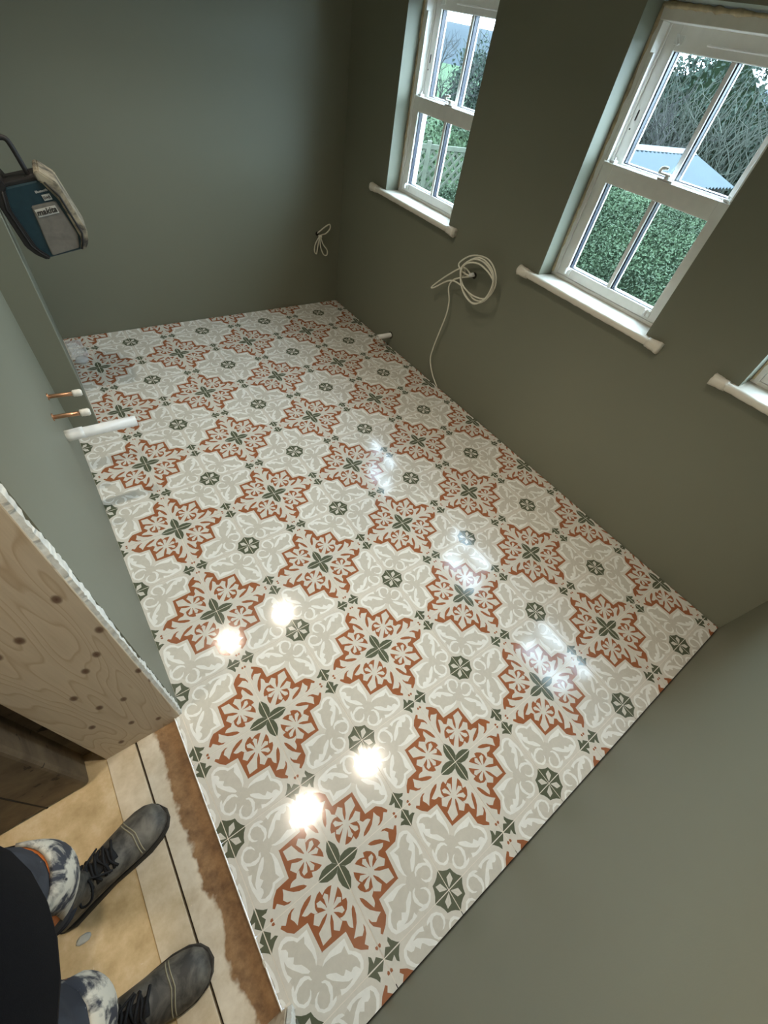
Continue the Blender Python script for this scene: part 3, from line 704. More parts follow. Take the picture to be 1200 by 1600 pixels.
# top deck and carry handle
bm = BM(); box(bm, A0-0.078, A0+0.062, 0.010, 0.115, 0.110, 0.136, 0.005); obj('top_deck', rplace(bm), 'radio_black', parent=RT)
bm = BM(); tube(bm, smooth_path([(0.052, 0.03, 0.118), (0.052, 0.03, 0.15), (0.054, 0.03, 0.222), (0.046, 0.03, 0.242), (0.02, 0.03, 0.246), (-0.045, 0.03, 0.246), (-0.072, 0.03, 0.242), (-0.080, 0.03, 0.222), (-0.078, 0.03, 0.15), (-0.078, 0.03, 0.118)], 6), 0.0085, 10); obj('carry_handle', rplace(bm), 'radio_black', parent=RT, smooth=True)
for a_ in (0.052, -0.078):
    bm = BM(); tube(bm, [(a_-0.014, 0.03, 0.126), (a_+0.014, 0.03, 0.126)], 0.014, 12); obj('handle_pivot', rplace(bm), 'radio_black', parent=RT, smooth=True)
# speaker grille
bm = BM(); prism(bm, [(0.004, 0.058), (0.090, 0.058), (0.097, -0.060), (0.076, -0.103), (-0.030, -0.106), (-0.022, -0.06), (-0.008, 0.0)], 1, -0.005, 0.006); bmesh.ops.recalc_face_normals(bm, faces=bm.faces[:])
bmesh.ops.bevel(bm, geom=bm.edges[:], offset=0.003, segments=2, affect='EDGES'); g1 = obj('speaker_grille', rplace(bm), 'radio_grille', parent=RT)
def text_mesh(body, size, shear=0.0, ext=0.0006, bold=0.0):
    c = D.curves.new('lettering', 'FONT'); c.body = body; c.size = size; c.shear = shear; c.extrude = ext; c.offset = bold; c.align_x = 'CENTER'; c.resolution_u = 3
    o = D.objects.new('lettering', c); COL.objects.link(o); dg = bpy.context.evaluated_depsgraph_get()
    me = D.meshes.new_from_object(o.evaluated_get(dg)); D.objects.remove(o); D.curves.remove(c)
    bm = BM(); bm.from_mesh(me); D.meshes.remove(me); return bm
def place_text(bm, a, c, b): 
    for v in bm.verts: v.co = RP(a+v.co.x, b-v.co.z, c+v.co.y)
    return bm
bm = BM(); box(bm, 0.006, 0.080, -0.0065, -0.003, 0.021, 0.046, 0.0008); lp_ = obj('logo_plate', rplace(bm), 'logo_pale', parent=g1)
obj('logo_lettering', place_text(text_mesh('makita', 0.0265, 0.3, 0.0006, 0.0006), 0.042, 0.0265, -0.0075), 'logo_dark', parent=g1)
obj('bluetooth_lettering', place_text(text_mesh('Bluetooth', 0.0105, 0.0, 0.0005, 0.0003), 0.064, 0.090, -0.0015), 'logo_pale', parent=RT)
bm = BM(); box(bm, 0.056, 0.084, -0.0025, 0.001, 0.063, 0.082, 0.001); obj('badge', rplace(bm), 'logo_pale', parent=RT)
obj('badge_lettering', place_text(text_mesh('DAB', 0.0115, 0.0, 0.0005, 0.0003), 0.070, 0.0685, -0.0032), 'logo_dark', parent=RT)
hp = RP(-0.03, 0.03, 0.237)
bm = BM(); tube(bm, [(XP-0.02, hp.y, hp.z-0.004), (hp.x+0.03, hp.y, hp.z-0.004), (hp.x+0.036, hp.y, hp.z+0.006)], 0.0028, 8)
obj('wall_hook', bm, 'copper', origin=(XP, hp.y, hp.z), label='small metal screw hook carrying the radio handle on the left wall', cat='hook')

# ================================================================== THE PERSON IN THE DOORWAY
PB = Vector((-0.55, 0.17, HZ))
person = thing('person', 'person in dark jumper, navy work trousers, kneepads and scuffed boots', 'person', PB)
ANK = {'l': (Vector((-0.578, 0.307, 0.09)), Vector((-0.492, 0.290, 0.50)), Vector((-0.505, 0.245, 0.88))),
       'r': (Vector((-0.588, 0.060, 0.09)), Vector((-0.480, 0.086, 0.50)), Vector((-0.505, 0.090, 0.88)))}
def limb(bm, pts, rad, sides=14):
    P = [Vector(p) for p in pts]; out = smooth_path(P, 5); R = []
    for k in range(len(out)):
        f = k/5; i = min(int(f), len(rad)-2); R.append(rad[i]+(rad[i+1]-rad[i])*(f-i))
    tube(bm, out, R, sides)
def ball(bm, c, r, s=(1, 1, 1)):
    q = bmesh.ops.create_icosphere(bm, subdivisions=3, radius=1.0)
    for v in q['verts']: v.co = Vector((c[0]+v.co.x*r*s[0], c[1]+v.co.y*r*s[1], c[2]+v.co.z*r*s[2]))
bm = BM()
SHO = {'l': Vector((-0.60, 0.36, 1.40)), 'r': Vector((-0.60, -0.02, 1.40))}
ELB = {'l': Vector((-0.63, 0.43, 1.12)), 'r': Vector((-0.63, -0.09, 1.12))}
WRI = {'l': Vector((-0.55, 0.45, 0.87)), 'r': Vector((-0.55, -0.11, 0.87))}
for s in 'lr':
    a, k, h = ANK[s]
    limb(bm, [a-Vector((0, 0, 0.03)), a, a.lerp(k, 0.55)+Vector((-0.012, 0, 0)), k, k.lerp(h, 0.5), h], [0.032, 0.032, 0.042, 0.046, 0.062, 0.080])
    limb(bm, [a-Vector((0.03, 0, 0.04)), a+Vector((0.06, 0.018 if s == 'l' else -0.007, -0.05)), a+Vector((0.16, 0.05 if s == 'l' else -0.018, -0.055))], [0.024, 0.022, 0.014])
    limb(bm, [SHO[s]+Vector((0, -0.05 if s == 'l' else 0.05, 0.01)), SHO[s], SHO[s].lerp(ELB[s], 0.5), ELB[s], ELB[s].lerp(WRI[s], 0.5), WRI[s]], [0.05, 0.056, 0.046, 0.038, 0.036, 0.026])
    # hand: palm, four fingers, thumb leaving the side of the palm near its base
    w = WRI[s]; sg = -1 if s == 'l' else 1; dwn = (WRI[s]-ELB[s]).normalized()*0.6+Vector((0.1, 0, -0.6)); dwn.normalize(); fw = Vector((1, 0, 0.15)).normalized()
    limb(bm, [w-dwn*0.01, w+dwn*0.05, w+dwn*0.085], [0.022, 0.027, 0.024])
    for q, (o, L) in enumerate(((0.030, 0.072), (0.010, 0.080), (-0.010, 0.075), (-0.029, 0.060))):
        b0 = w+dwn*0.078+fw*o; inn = Vector((0.1, sg*0.5, 0))
        limb(bm, [b0, b0+dwn*L*0.4+inn*0.006, b0+dwn*L*0.75+inn*0.022, b0+dwn*L*0.95+inn*0.040], [0.0092, 0.0088, 0.0080, 0.0066], 8)
    b0 = w+dwn*0.025+fw*0.018
    limb(bm, [b0, b0+dwn*0.03+fw*0.026, b0+dwn*0.058+fw*0.034+Vector((0, sg*0.01, 0)), b0+dwn*0.078+fw*0.034+Vector((0, sg*0.018, 0))], [0.012, 0.011, 0.0095, 0.0075], 8)
loft(bm, [ell((-0.51, 0.168, 0.80), 0.09, 0.14), ell((-0.51, 0.168, 0.90), 0.105, 0.155), ell((-0.52, 0.168, 1.02), 0.10, 0.14), ell((-0.56, 0.168, 1.2), 0.105, 0.15), ell((-0.59, 0.168, 1.34), 0.10, 0.165), ell((-0.60, 0.168, 1.42), 0.075, 0.13), ell((-0.60, 0.168, 1.46), 0.055, 0.06)])
limb(bm, [(-0.60, 0.168, 1.42), (-0.595, 0.168, 1.49), (-0.585, 0.168, 1.56)], [0.058, 0.052, 0.052])
HC = Vector((-0.585, 0.168, 1.625))
ball(bm, HC+Vector((-0.008, 0, 0.022)), 0.092, (1.05, 0.82, 1.0)); ball(bm, HC+Vector((0.022, 0, -0.045)), 0.066, (1.0, 0.85, 1.0))
limb(bm, [HC+Vector((0.084, 0, 0.015)), HC+Vector((0.100, 0, -0.012)), HC+Vector((0.108, 0, -0.022))], [0.009, 0.012, 0.011], 8)
for sg in (-1, 1):
    ball(bm, HC+Vector((-0.008, sg*0.077, -0.008)), 0.026, (0.7, 0.35, 1.2)); ball(bm, HC+Vector((0.072, sg*0.030, 0.027)), 0.016, (0.9, 1.6, 0.7))
ball(bm, HC+Vector((0.080, 0, -0.050)), 0.012, (0.8, 2.0, 0.6))
bmesh.ops.recalc_face_normals(bm, faces=bm.faces[:])
tmp_me = D.meshes.new('tmp'); bm.to_mesh(tmp_me); bm.free(); tmp = D.objects.new('tmp', tmp_me); COL.objects.link(tmp)
md = tmp.modifiers.new('remesh', 'REMESH'); md.mode = 'VOXEL'; md.voxel_size = 0.0058
ms = tmp.modifiers.new('smooth', 'SMOOTH'); ms.factor = 0.5; ms.iterations = 3
dg = bpy.context.evaluated_depsgraph_get(); bme = D.meshes.new_from_object(tmp.evaluated_get(dg)); D.objects.remove(tmp)
bm = BM(); bm.from_mesh(bme); D.meshes.remove(bme)
body = obj('body', bm, 'skin', parent=person, smooth=True)
for sg in (-1, 1):
    bm = BM(); ball(bm, HC+Vector((0.079, sg*0.031, 0.017)), 0.0105); e = obj('eye', bm, 'eye_white', parent=body, smooth=True)
bm = BM(); ball(bm, HC+Vector((-0.016, 0, 0.036)), 0.097, (1.03, 0.86, 0.95))
for v in list(bm.verts):
    if v.co.x > HC.x+0.03 and v.co.z < HC.z+0.075: bm.verts.remove(v)
    elif v.co.z < HC.z-0.03: bm.verts.remove(v)
obj('hair', bm, 'hair_brown', parent=person, smooth=True)
# jumper: torso and sleeves
bm = BM(); n = 28
loft(bm, [ell((-0.472, 0.166, 0.775), 0.126, 0.172, n), ell((-0.470, 0.166, 0.80), 0.132, 0.178, n), ell((-0.478, 0.166, 0.90), 0.138, 0.18, n), ell((-0.50, 0.167, 1.02), 0.135, 0.178, n), ell((-0.545, 0.168, 1.18), 0.128, 0.178, n), ell((-0.58, 0.168, 1.32), 0.122, 0.195, n), ell((-0.597, 0.168, 1.41), 0.095, 0.175, n), ell((-0.60, 0.168, 1.455), 0.068, 0.10, n), ell((-0.598, 0.168, 1.485), 0.058, 0.062, n)])
for s in 'lr':
    limb(bm, [SHO[s]+Vector((0, -0.06 if s == 'l' else 0.06, 0.012)), SHO[s]+Vector((0, 0.01 if s == 'l' else -0.01, 0)), SHO[s].lerp(ELB[s], 0.5), ELB[s], ELB[s].lerp(WRI[s], 0.5), ELB[s].lerp(WRI[s], 0.96)], [0.072, 0.072, 0.062, 0.056, 0.050, 0.040], 18)
obj('jumper', bm, 'jumper_navy', parent=person, smooth=True)
# trousers: one skin over pelvis and both legs, creased
bm = BM()
loft(bm, [ell((-0.505, 0.168, 0.76), 0.085, 0.15, n), ell((-0.505, 0.168, 0.84), 0.112, 0.168, n), ell((-0.51, 0.168, 0.92), 0.112, 0.166, n), ell((-0.515, 0.168, 0.98), 0.108, 0.15, n)])
rr = random.Random(17)
for s in 'lr':
    a, k, h = ANK[s]; P = smooth_path([a+Vector((0, 0, 0.04)), a+Vector((0.006, 0, 0.08)), a.lerp(k, 0.5)+Vector((-0.012, 0, 0)), k, k.lerp(h, 0.45), h], 9); R = []
    base = [0.046, 0.046, 0.058, 0.068, 0.080, 0.098]
    for i in range(len(P)):
        f = i/9; q = min(int(f), 4); R.append(base[q]+(base[q+1]-base[q])*(f-q)+rr.uniform(-0.0035, 0.0035))
    tube(bm, P, R, 22)
obj('trousers', bm, 'trouser_navy', parent=person, smooth=True)
# kneepads
def kneepad(s, yawdeg):
    k = ANK[s][1]; yaw = math.radians(yawdeg)
    def shell(r0, a0, z0, z1, bul, nz=10, na=16):
        pts = []
        for i in range(nz+1):
            row = []; tz = i/nz; z = z0+(z1-z0)*tz; pr = math.sin(math.pi*min(max(tz, 0.0), 1.0))**0.5
            for j in range(na+1):
                an = -a0+2*a0*j/na; edge = math.cos(an/a0*math.pi/2)**0.5 if abs(an) < a0 else 0
                r = r0+bul*pr*edge; row.append(Vector((k.x+min(0, z-k.z)*0.27+r*math.cos(an+yaw), k.y+r*math.sin(an+yaw)*0.92, z)))
            pts.append(row)
        return pts
    def build(outer, inner):
        bm = BM(); O = [[bm.verts.new(p) for p in r] for r in outer]; I = [[bm.verts.new(p) for p in r] for r in inner]
        a, b = len(O)-1, len(O[0])-1
        for i in range(a):
            for j in range(b): bm.faces.new((O[i][j], O[i][j+1], O[i+1][j+1], O[i+1][j])); bm.faces.new((I[i][j], I[i+1][j], I[i+1][j+1], I[i][j+1]))
        for i in range(a):
            for j in (0, b): bm.faces.new((O[i][j], O[i+1][j], I[i+1][j], I[i][j]))
        for j in range(b):
            for i in (0, a): bm.faces.new((O[i][j], O[i][j+1], I[i][j+1], I[i][j]))
        return bm
    z0, z1 = k.z-0.095, k.z+0.058
    kp = obj('kneepad', build(shell(0.074, 1.30, z0, z1, 0.006), shell(0.066, 1.30, z0, z1, 0.0)), 'pad_orange', parent=person, smooth=True)
    obj('kneepad_cap', build(shell(0.080, 0.98, z0+0.012, z1+0.004, 0.013), shell(0.074, 0.98, z0+0.012, z1+0.004, 0.004)), 'pad_dirty', parent=kp, smooth=True)
    for dz in (-0.07, 0.035):
        c = k+Vector((-0.004+min(0, dz)*0.27, 0, dz)); ring = [c+Vector((0.077*math.cos(q*math.pi/12), 0.0755*math.sin(q*math.pi/12), 0)) for q in range(25)]
        bm = BM()
        lo_ = [bm.verts.new(p-Vector((0, 0, 0.014))) for p in ring]; hi_ = [bm.verts.new(p+Vector((0, 0, 0.014))) for p in ring]
        for q in range(24): bm.faces.new((lo_[q], lo_[q+1], hi_[q+1], hi_[q]))
        obj('strap', bm, 'black_rubber', parent=kp, smooth=True)
kneepad('l', 6); kneepad('r', -4)
# boots
def boot(toe, ang):
    L = 0.300; d = Vector((math.cos(ang), math.sin(ang), 0)); sd = Vector((-d.y, d.x, 0)); heel = Vector(toe)-d*L; z0 = HZ-0.003
    W = lambda u, v, w: heel+d*u+sd*v+Vector((0, 0, z0+w-heel.z))
    st = [(0.004, 0.020, 0.060), (0.02, 0.034, 0.095), (0.05, 0.039, 0.125), (0.09, 0.040, 0.130), (0.125, 0.042, 0.122), (0.16, 0.045, 0.105), (0.19, 0.0485, 0.090), (0.22, 0.051, 0.081), (0.25, 0.0495, 0.076), (0.272, 0.044, 0.070), (0.288, 0.033, 0.059), (0.297, 0.016, 0.045)]
    rings = []
    for u, hw, top in st:
        r = []
        for k in range(20):
            a = 2*math.pi*k/20; ca, sa = math.cos(a), math.sin(a); p = 2.6
            v = hw*math.copysign(abs(ca)**(2/p), ca); w = 0.022+(top-0.022)*(0.5+0.5*math.copysign(abs(sa)**(2/2.3), sa))
            if sa > 0: v *= 1-0.22*sa
            r.append(W(u, v, w))
        rings.append(r)
    bm = BM(); loft(bm, rings)
    loft(bm, [[W(0.072+rx_*math.cos(2*math.pi*k/20), ry_*math.sin(2*math.pi*k/20), w) for k in range(20)] for w, rx_, ry_ in ((0.07, 0.062, 0.039), (0.11, 0.060, 0.040), (0.14, 0.056, 0.041), (0.165, 0.055, 0.043), (0.20, 0.054, 0.044), (0.208, 0.050, 0.040))])
    b = obj('boot', bm, 'boot_leather', parent=person, smooth=True)
    out = [(0.0, 0.0), (0.006, 0.026), (0.03, 0.038), (0.08, 0.039), (0.13, 0.040), (0.18, 0.049), (0.22, 0.0545), (0.255, 0.052), (0.28, 0.042), (0.296, 0.024), (0.303, 0.0)]
    outline = [(u, v) for u, v in out]+[(u, -v) for u, v in out[-2:0:-1]]
    bm = BM(); rg = [[W(u, v*s_, w) for u, v in outline] for w, s_ in ((0.0, 0.97), (0.006, 1.0), (0.026, 1.0), (0.030, 0.96))]; loft(bm, rg); obj('sole', bm, 'boot_sole', parent=b)
    # toe-cap stitching over the top
    for uu, lift in ((0.222, 0.0012), (0.229, 0.0012)):
        hw, top = 0.051, 0.081-(uu-0.22)*0.17
        pts_ = []
        for k in range(1, 16):
            a = math.pi*k/16; ca, sa = math.cos(a), math.sin(a); v = hw*math.copysign(abs(ca)**(2/2.6), ca)*(1-0.22*sa); w = 0.022+(top-0.022)*(0.5+0.5*abs(sa)**(2/2.3))
            pts_.append(W(uu-0.010*abs(ca), v*1.01, w+lift))
        bm = BM(); tube(bm, pts_, 0.0014, 6); obj('stitching', bm, 'stitch', parent=b, smooth=True)
    # tongue and laces
    tops = lambda u: 0.132-max(0, u-0.09)*0.36
    bm = BM(); loft(bm, [[W(u, 0.017*math.cos(2*math.pi*k/12), tops(u)+0.002+0.006*math.sin(2*math.pi*k/12)) for k in range(12)] for u in (0.085, 0.11, 0.135, 0.16, 0.18)]); obj('tongue', bm, 'lace_black', parent=b, smooth=True)
    for k in range(5):
        u = 0.098+0.018*k; sg = 1 if k % 2 else -1
        bm = BM(); tube(bm, smooth_path([W(u, -0.030, tops(u)-0.006), W(u+sg*0.004, -0.012, tops(u)+0.010), W(u-sg*0.002, 0.012, tops(u)+0.011), W(u+sg*0.006, 0.030, tops(u)-0.006)], 4), 0.0034, 7); obj('lace', bm, 'lace_black', parent=b, smooth=True)
        bm = BM(); tube(bm, smooth_path([W(u-0.008, -0.029, tops(u)-0.005), W(u+0.008, 0.0, tops(u)+0.014), W(u+0.016, 0.029, tops(u)-0.006)], 4), 0.0034, 7); obj('lace', bm, 'lace_black', parent=b, smooth=True)
    for sg in (-1, 1):
        bm = BM(); tube(bm, smooth_path([W(0.112, 0.0, 0.142), W(0.125, sg*0.022, 0.150), W(0.110, sg*0.050, 0.140), W(0.088, sg*0.046, 0.138), W(0.100, sg*0.016, 0.146), W(0.112, 0, 0.142)], 6), 0.0028, 7); obj('lace_loop', bm, 'lace_black', parent=b, smooth=True)
        bm = BM(); tube(bm, smooth_path([W(0.114, 0.0, 0.142), W(0.135, sg*0.020, 0.134), W(0.160, sg*0.034, 0.116)], 6), 0.0026, 7); obj('lace_tail', bm, 'lace_black', parent=b, smooth=True)
    return b
boot((-0.343, 0.390, HZ), math.radians(18)); boot((-0.345, 0.026, HZ), math.radians(-7))

# ================================================================== OUTSIDE
GZ = -0.5
bm = BM(); n = 40; V = {}
for a in range(n+1):
    for b in range(n+1):
        x = 2.06+14*a/n; y = -6+28*b/n; V[a, b] = bm.verts.new((x, y, GZ+0.06*math.sin(x*1.3)*math.cos(y*0.9)-(0.04*max(0, x-8))))
for a in range(n):
    for b in range(n): bm.faces.new((V[a, b], V[a+1, b], V[a+1, b+1], V[a, b+1]))
obj('lawn', bm, 'lawn', smooth=True, kind='structure')
bm = BM(); n = 30; V = {}
for a in range(n+1):
    for b in range(n+1):
        x = 14+60*a/n; y = -30+110*b/n; V[a, b] = bm.verts.new((x, y, -1.0+0.012*(x-14)+0.25*math.sin(y*0.08)))
for a in range(n):
    for b in range(n): bm.faces.new((V[a, b], V[a+1, b], V[a+1, b+1], V[a, b+1]))
obj('field', bm, 'field', smooth=True, kind='structure')
bm = BM(); n = 60; rows = []
for a in range(9):
    t_ = a/8; row = []
    for b in range(n+1):
        an = math.radians(-20+130*b/n); r = 80+70*t_; h = (4.9+0.9*math.sin(an*3.1+0.7)+0.5*math.sin(an*9))*math.sin(t_*math.pi/2)
        row.append(bm.verts.new((r*math.cos(an), r*math.sin(an), -1.2+h)))
    rows.append(row)
for a in range(8):
    for b in range(n): bm.faces.new((rows[a][b], rows[a][b+1], rows[a+1][b+1], rows[a+1][b]))
obj('hill', bm, 'hill', smooth=True, kind='structure')
def leaves(bm, pts, size, rr, flat=0.0):
    for p, nrm in pts:
        d = Vector((rr.gauss(0, 1), rr.gauss(0, 1), rr.gauss(0, 1)))+nrm*flat; d.normalize(); u, w = frame_of(d)
        an = rr.uniform(0, 6.28); a = u*math.cos(an)+w*math.sin(an); b = d.cross(a); s_ = size*rr.uniform(0.6, 1.3)
        bm.faces.new([bm.verts.new(q) for q in (p-a*s_, p+b*s_*0.45, p+a*s_, p-b*s_*0.45)])
# clipped hedge below the middle window
hx0, hx1, hy0, hy1 = 2.42, 4.55, -0.7, 3.15
def htop(x, y): return 0.715+0.19*math.sin((x-hx0)/(hx1-hx0)*1.75)+0.02*math.sin(y*3.0)-0.05*max(0, (y-2.6))**1
hd = thing('clipped_hedge', 'broad clipped green hedge outside the middle window', 'hedge', (3.4, 1.2, GZ))
bm = BM(); n = 24; V = {}
for a in range(n+1):
    for b in range(n+1):
        x = hx0+(hx1-hx0)*a/n; y = hy0+(hy1-hy0)*b/n; V[a, b] = bm.verts.new((x, y, htop(x, y)-0.035))
for a in range(n):
    for b in range(n): bm.faces.new((V[a, b], V[a+1, b], V[a+1, b+1], V[a, b+1]))
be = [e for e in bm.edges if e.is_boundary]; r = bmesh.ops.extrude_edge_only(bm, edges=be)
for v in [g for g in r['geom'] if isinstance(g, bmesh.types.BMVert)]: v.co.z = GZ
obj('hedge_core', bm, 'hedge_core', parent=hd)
rr = random.Random(21); pts = []
for k in range(62000):
    x = rr.uniform(hx0, hx1); y = rr.uniform(hy0, hy1); pts.append((Vector((x, y, htop(x, y)-0.03+rr.uniform(0, 0.045))), Vector((0, 0, 1))))
for k in range(4000):
    y = rr.uniform(hy0, hy1); z = rr.uniform(GZ, 0.68); pts.append((Vector((hx0-rr.uniform(-0.02, 0.03), y, z)), Vector((-1, 0, 0))))
bm = BM(); leaves(bm, pts, 0.0115, rr, 0.9); obj('hedge_leaves', bm, 'leaf_hedge', parent=hd, kind='stuff')
# shrubs
def shrub(c, r, n_, size, m, label, seed, group=None):
    rr = random.Random(seed); t = thing('shrub', label, 'shrub', (c[0], c[1], GZ), group=group); pts = []
    for k in range(n_):
        d = Vector((rr.gauss(0, 1), rr.gauss(0, 1), rr.gauss(0, 1))).normalized(); q = rr.uniform(0.6, 1.0)*(1+0.2*math.sin(d.x*5+seed)*math.cos(d.y*6)); p = Vector((c[0]+d.x*r[0]*q, c[1]+d.y*r[1]*q, c[2]+d.z*r[2]*q))
        if p.z > GZ: pts.append((p, d))
    bm = BM(); leaves(bm, pts, size, rr, 0.5); obj('foliage', bm, m, parent=t, kind='stuff')
    bm = BM()
    for k in range(7): 
        e = Vector((rr.uniform(-0.6, 0.6)*r[0], rr.uniform(-0.6, 0.6)*r[1], c[2]-GZ+rr.uniform(-0.2, 0.4)*r[2])); b0 = Vector((c[0], c[1], GZ)); tube(bm, smooth_path([b0, b0+e*0.5+Vector((0.05, 0.03, 0)), b0+e], 4), [0.03-0.0028*i for i in range(9)], 5)
    obj('stems', bm, 'bark', parent=t)
    return t
shrub((5.0, 2.25, 0.25), (0.22, 0.50, 0.52), 2600, 0.026, 'leaf_bright', 'bright green shrub just behind the clipped hedge', 31)
shrub((2.95, 3.75, -0.1), (0.30, 0.30, 0.50), 900, 0.035, 'leaf_bright', 'small leafy plant at the foot of the trellis', 33)
shrub((6.6, 7.0, 0.08), (1.6, 1.0, 0.66), 7500, 0.042, 'leaf_hedge', 'wide green bush behind the trellis', 34)
shrub((13.2, 13.75, 0.3), (0.9, 0.7, 1.25), 4200, 0.06, 'leaf_dark', 'tall grey-green bush standing in the green field', 39)
# bare trees
def bare_tree(c, h, spread, seed, label, levels=4, lean=(0, 0)):
    rr = random.Random(seed); t = thing('bare_tree', label, 'tree', (c[0], c[1], GZ), group=None); tr_ = BM(); tw = BM()
    def grow(p, d, L, r, lv):
        k = 4; P = [p]; q = d.copy()
        for i in range(k):
            q = (q+Vector((rr.gauss(0, 0.16), rr.gauss(0, 0.16), rr.gauss(0.02, 0.10)))).normalized(); P.append(P[-1]+q*L/k)
        tube(tr_ if lv >= levels-1 else tw, P, [r*(1-0.13*i) for i in range(k+1)], 6 if lv >= levels-1 else 3, cap=False)
        if lv == 0: return
        for m in range(4 if lv > 1 else 5):
            f = rr.uniform(0.3, 1.0); i = min(int(f*k), k-1); b = P[i].lerp(P[i+1], f*k-i)
            nd = (q*0.55+Vector((rr.gauss(0, 0.6)*spread, rr.gauss(0, 0.6)*spread, rr.gauss(0.15, 0.4)))).normalized(); grow(b, nd, L*rr.uniform(0.55, 0.75), r*0.5, lv-1)
    for s_ in range(3): grow(Vector((c[0]+rr.uniform(-.1, .1), c[1]+rr.uniform(-.1, .1), GZ)), Vector((lean[0]+rr.uniform(-.35, .35), lean[1]+rr.uniform(-.35, .35), 1)).normalized(), h*0.42, h*0.018, levels)
    obj('trunk', tr_, 'bark', parent=t); obj('twigs', tw, 'bark', parent=t, kind='stuff'); return t
bare_tree((9.9, 5.7, GZ), 2.6, 0.9, 51, 'many-stemmed bare tree right behind the shed')
bare_tree((11.4, 2.6, GZ), 3.0, 1.0, 53, 'spreading bare tree past the gable end of the shed')
bare_tree((9.0, 11.2, GZ), 3.0, 0.8, 54, 'bare tree beside the green field')
# woodland edge beyond the shed
wd = thing('woodland_edge', 'dense grey-green woodland edge beyond the shed and bare trees', 'woodland', (18, 9, -1.0))
rr = random.Random(61); wy0, wy1 = -1.0, 17.0
def wtop(y): return 2.15+0.35*math.sin(y*0.9)+0.25*math.sin(y*2.3+1)
bm = BM(); n = 40; rows = []
for a in range(9):
    an = math.pi*a/8; rows.append([bm.verts.new((18-1.6*math.cos(an), wy0+(wy1-wy0)*b/n, -1.1+(wtop(wy0+(wy1-wy0)*b/n)+0.8)*math.sin(an))) for b in range(n+1)])
for a in range(8):
    for b in range(n): bm.faces.new((rows[a][b], rows[a][b+1], rows[a+1][b+1], rows[a+1][b]))
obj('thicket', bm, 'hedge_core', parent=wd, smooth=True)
pts = []
for k in range(15000):
    y = rr.uniform(wy0, wy1); an = rr.uniform(0, 1.9); q = rr.uniform(0.98, 1.12); pts.append((Vector((18-1.7*math.cos(an)*q, y, -1.1+(wtop(y)+0.9)*math.sin(an)*q)), Vector((-1, 0, 0.5))))
bm = BM(); leaves(bm, pts, 0.075, rr, 0.4); obj('leaves', bm, 'leaf_dark', parent=wd, kind='stuff')
bm = BM()
for k in range(1500):
    y = rr.uniform(wy0, wy1); x = 16.0+rr.uniform(-0.4, 0.6); z = rr.uniform(-0.6, 1.0); p = Vector((x, y, z)); P = [p]
    d = Vector((rr.gauss(0, .3), rr.gauss(0, .6), 1)).normalized()
    for i in range(4): d = (d+Vector((rr.gauss(0, .25), rr.gauss(0, .3), rr.gauss(0, .15)))).normalized(); P.append(P[-1]+d*rr.uniform(0.2, 0.5))
    tube(bm, P, [0.018, 0.014, 0.011, 0.008, 0.005], 3, cap=False)
obj('twigs', bm, 'twig_pale', parent=wd, kind='stuff')
# shed with corrugated roof
sh = thing('garden_shed', 'garden shed with low blue-grey corrugated roof', 'shed', (6.45, 3.75, GZ))
for sg, name in ((-1, 'roof_sheet'), (1, 'roof_sheet')):
    bm = BM(); n = 116; top = []; low = []; top2 = []; low2 = []
    for k in range(n+1):
        x = 4.98+2.95*k/n; dz = 0.012*math.cos(k*math.pi/2)
        top.append(bm.verts.new((x, 3.75, 1.01+dz))); low.append(bm.verts.new((x, 3.75+sg*0.80, 0.795+dz))); top2.append(bm.verts.new((x, 3.75, 1.004+dz))); low2.append(bm.verts.new((x, 3.75+sg*0.80, 0.788+dz)))
    for k in range(n):
        bm.faces.new((top[k], top[k+1], low[k+1], low[k])); bm.faces.new((top2[k], low2[k], low2[k+1], top2[k+1])); bm.faces.new((low[k], low[k+1], low2[k+1], low2[k]))
    obj(name, bm, 'roof_sheet', parent=sh)
bm = BM(); prism(bm, [(3.64, 0.992), (3.75, 1.032), (3.86, 0.992), (3.75, 1.022)], 0, 4.96, 7.95); obj('ridge_cap', bm, 'roof_sheet', parent=sh)
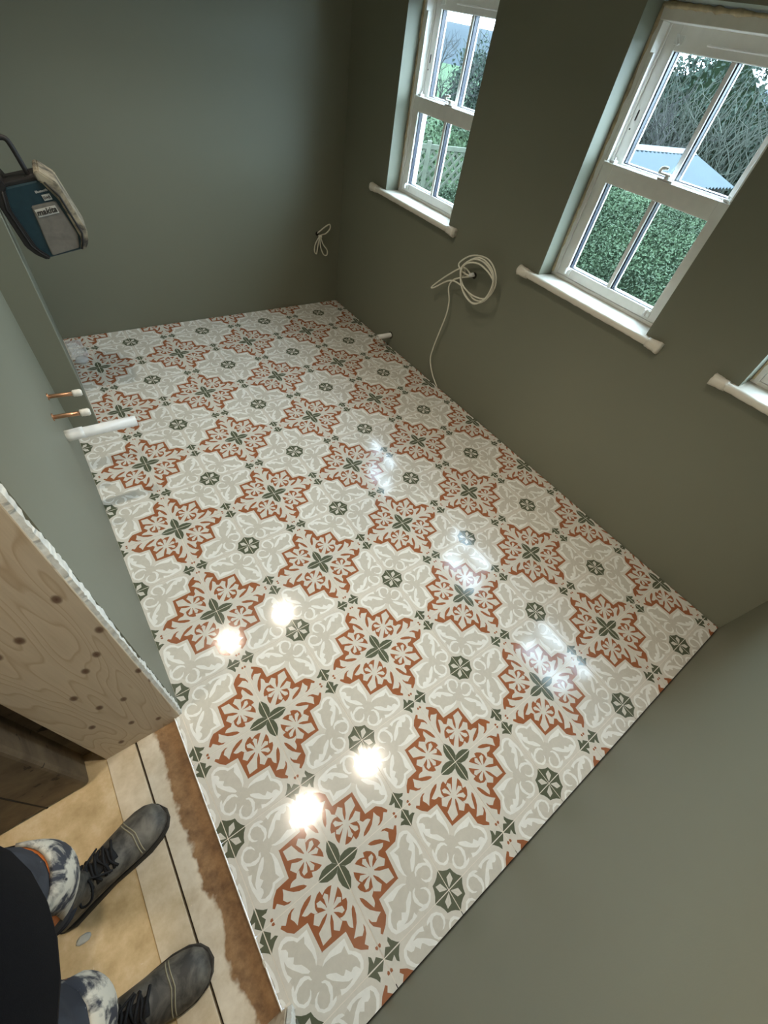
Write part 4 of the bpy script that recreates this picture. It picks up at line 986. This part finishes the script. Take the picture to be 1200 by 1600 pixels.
bm = BM(); prism(bm, [(3.05, GZ-0.1), (3.05, 0.79), (3.75, 0.985), (4.45, 0.79), (4.45, GZ-0.1)], 0, 5.05, 7.85); obj('shed_wall', bm, 'shed_wood', parent=sh)
# trellis fence seen through the far window
ta, tb = Vector((2.95, 4.78, 0)), Vector((4.85, 4.50, 0)); td = (tb-ta).normalized(); tl = (tb-ta).length; tz0, tz1 = GZ+0.05, 0.73
tre = thing('trellis_fence', 'diamond lattice wooden trellis fence outside the far window', 'trellis', (3.9, 4.64, GZ)); tn = Vector((-td.y, td.x, 0))
def bar(bm, p, q, w_, th, off):
    p, q = Vector(p), Vector(q); d = (q-p).normalized(); s_ = d.cross(tn)*w_/2; o = tn*off; e = tn*th
    A = [bm.verts.new(x_+o) for x_ in (p-s_, p+s_, q+s_, q-s_)]; B = [bm.verts.new(x_+o+e) for x_ in (p-s_, p+s_, q+s_, q-s_)]
    bm.faces.new(A); bm.faces.new(B[::-1])
    for k in range(4): bm.faces.new((A[k], B[k], B[(k+1) % 4], A[(k+1) % 4]))
H = tz1-tz0
for sg, off in ((1, 0.0), (-1, 0.012)):
    c = -H
    while c < tl+H:
        u0, u1 = c, c+sg*H; z_a, z_b = tz0, tz1
        if sg > 0: s0, s1 = max(0.0, u0), min(tl, u1)
        else: s0, s1 = max(0.0, u1), min(tl, u0)
        if s1-s0 > 0.05:
            fz = lambda s_: tz0+(s_-u0)/sg
            bm = BM(); bar(bm, ta+td*s0+Vector((0, 0, fz(s0))), ta+td*s1+Vector((0, 0, fz(s1))), 0.024, 0.008, off); obj('slat', bm, 'trellis_wood', parent=tre)
        c += 0.105
for zz in (tz0, tz1):
    bm = BM(); bar(bm, ta+Vector((0, 0, zz)), tb+Vector((0, 0, zz)), 0.04, 0.03, -0.01); obj('rail', bm, 'trellis_wood', parent=tre)
for u in (0.0, tl/2, tl):
    p = ta+td*u; bm = BM(); tube(bm, [p+Vector((0, 0, GZ-0.12)), p+Vector((0, 0, tz1+0.05))], 0.035, 4); obj('post', bm, 'trellis_wood', parent=tre)
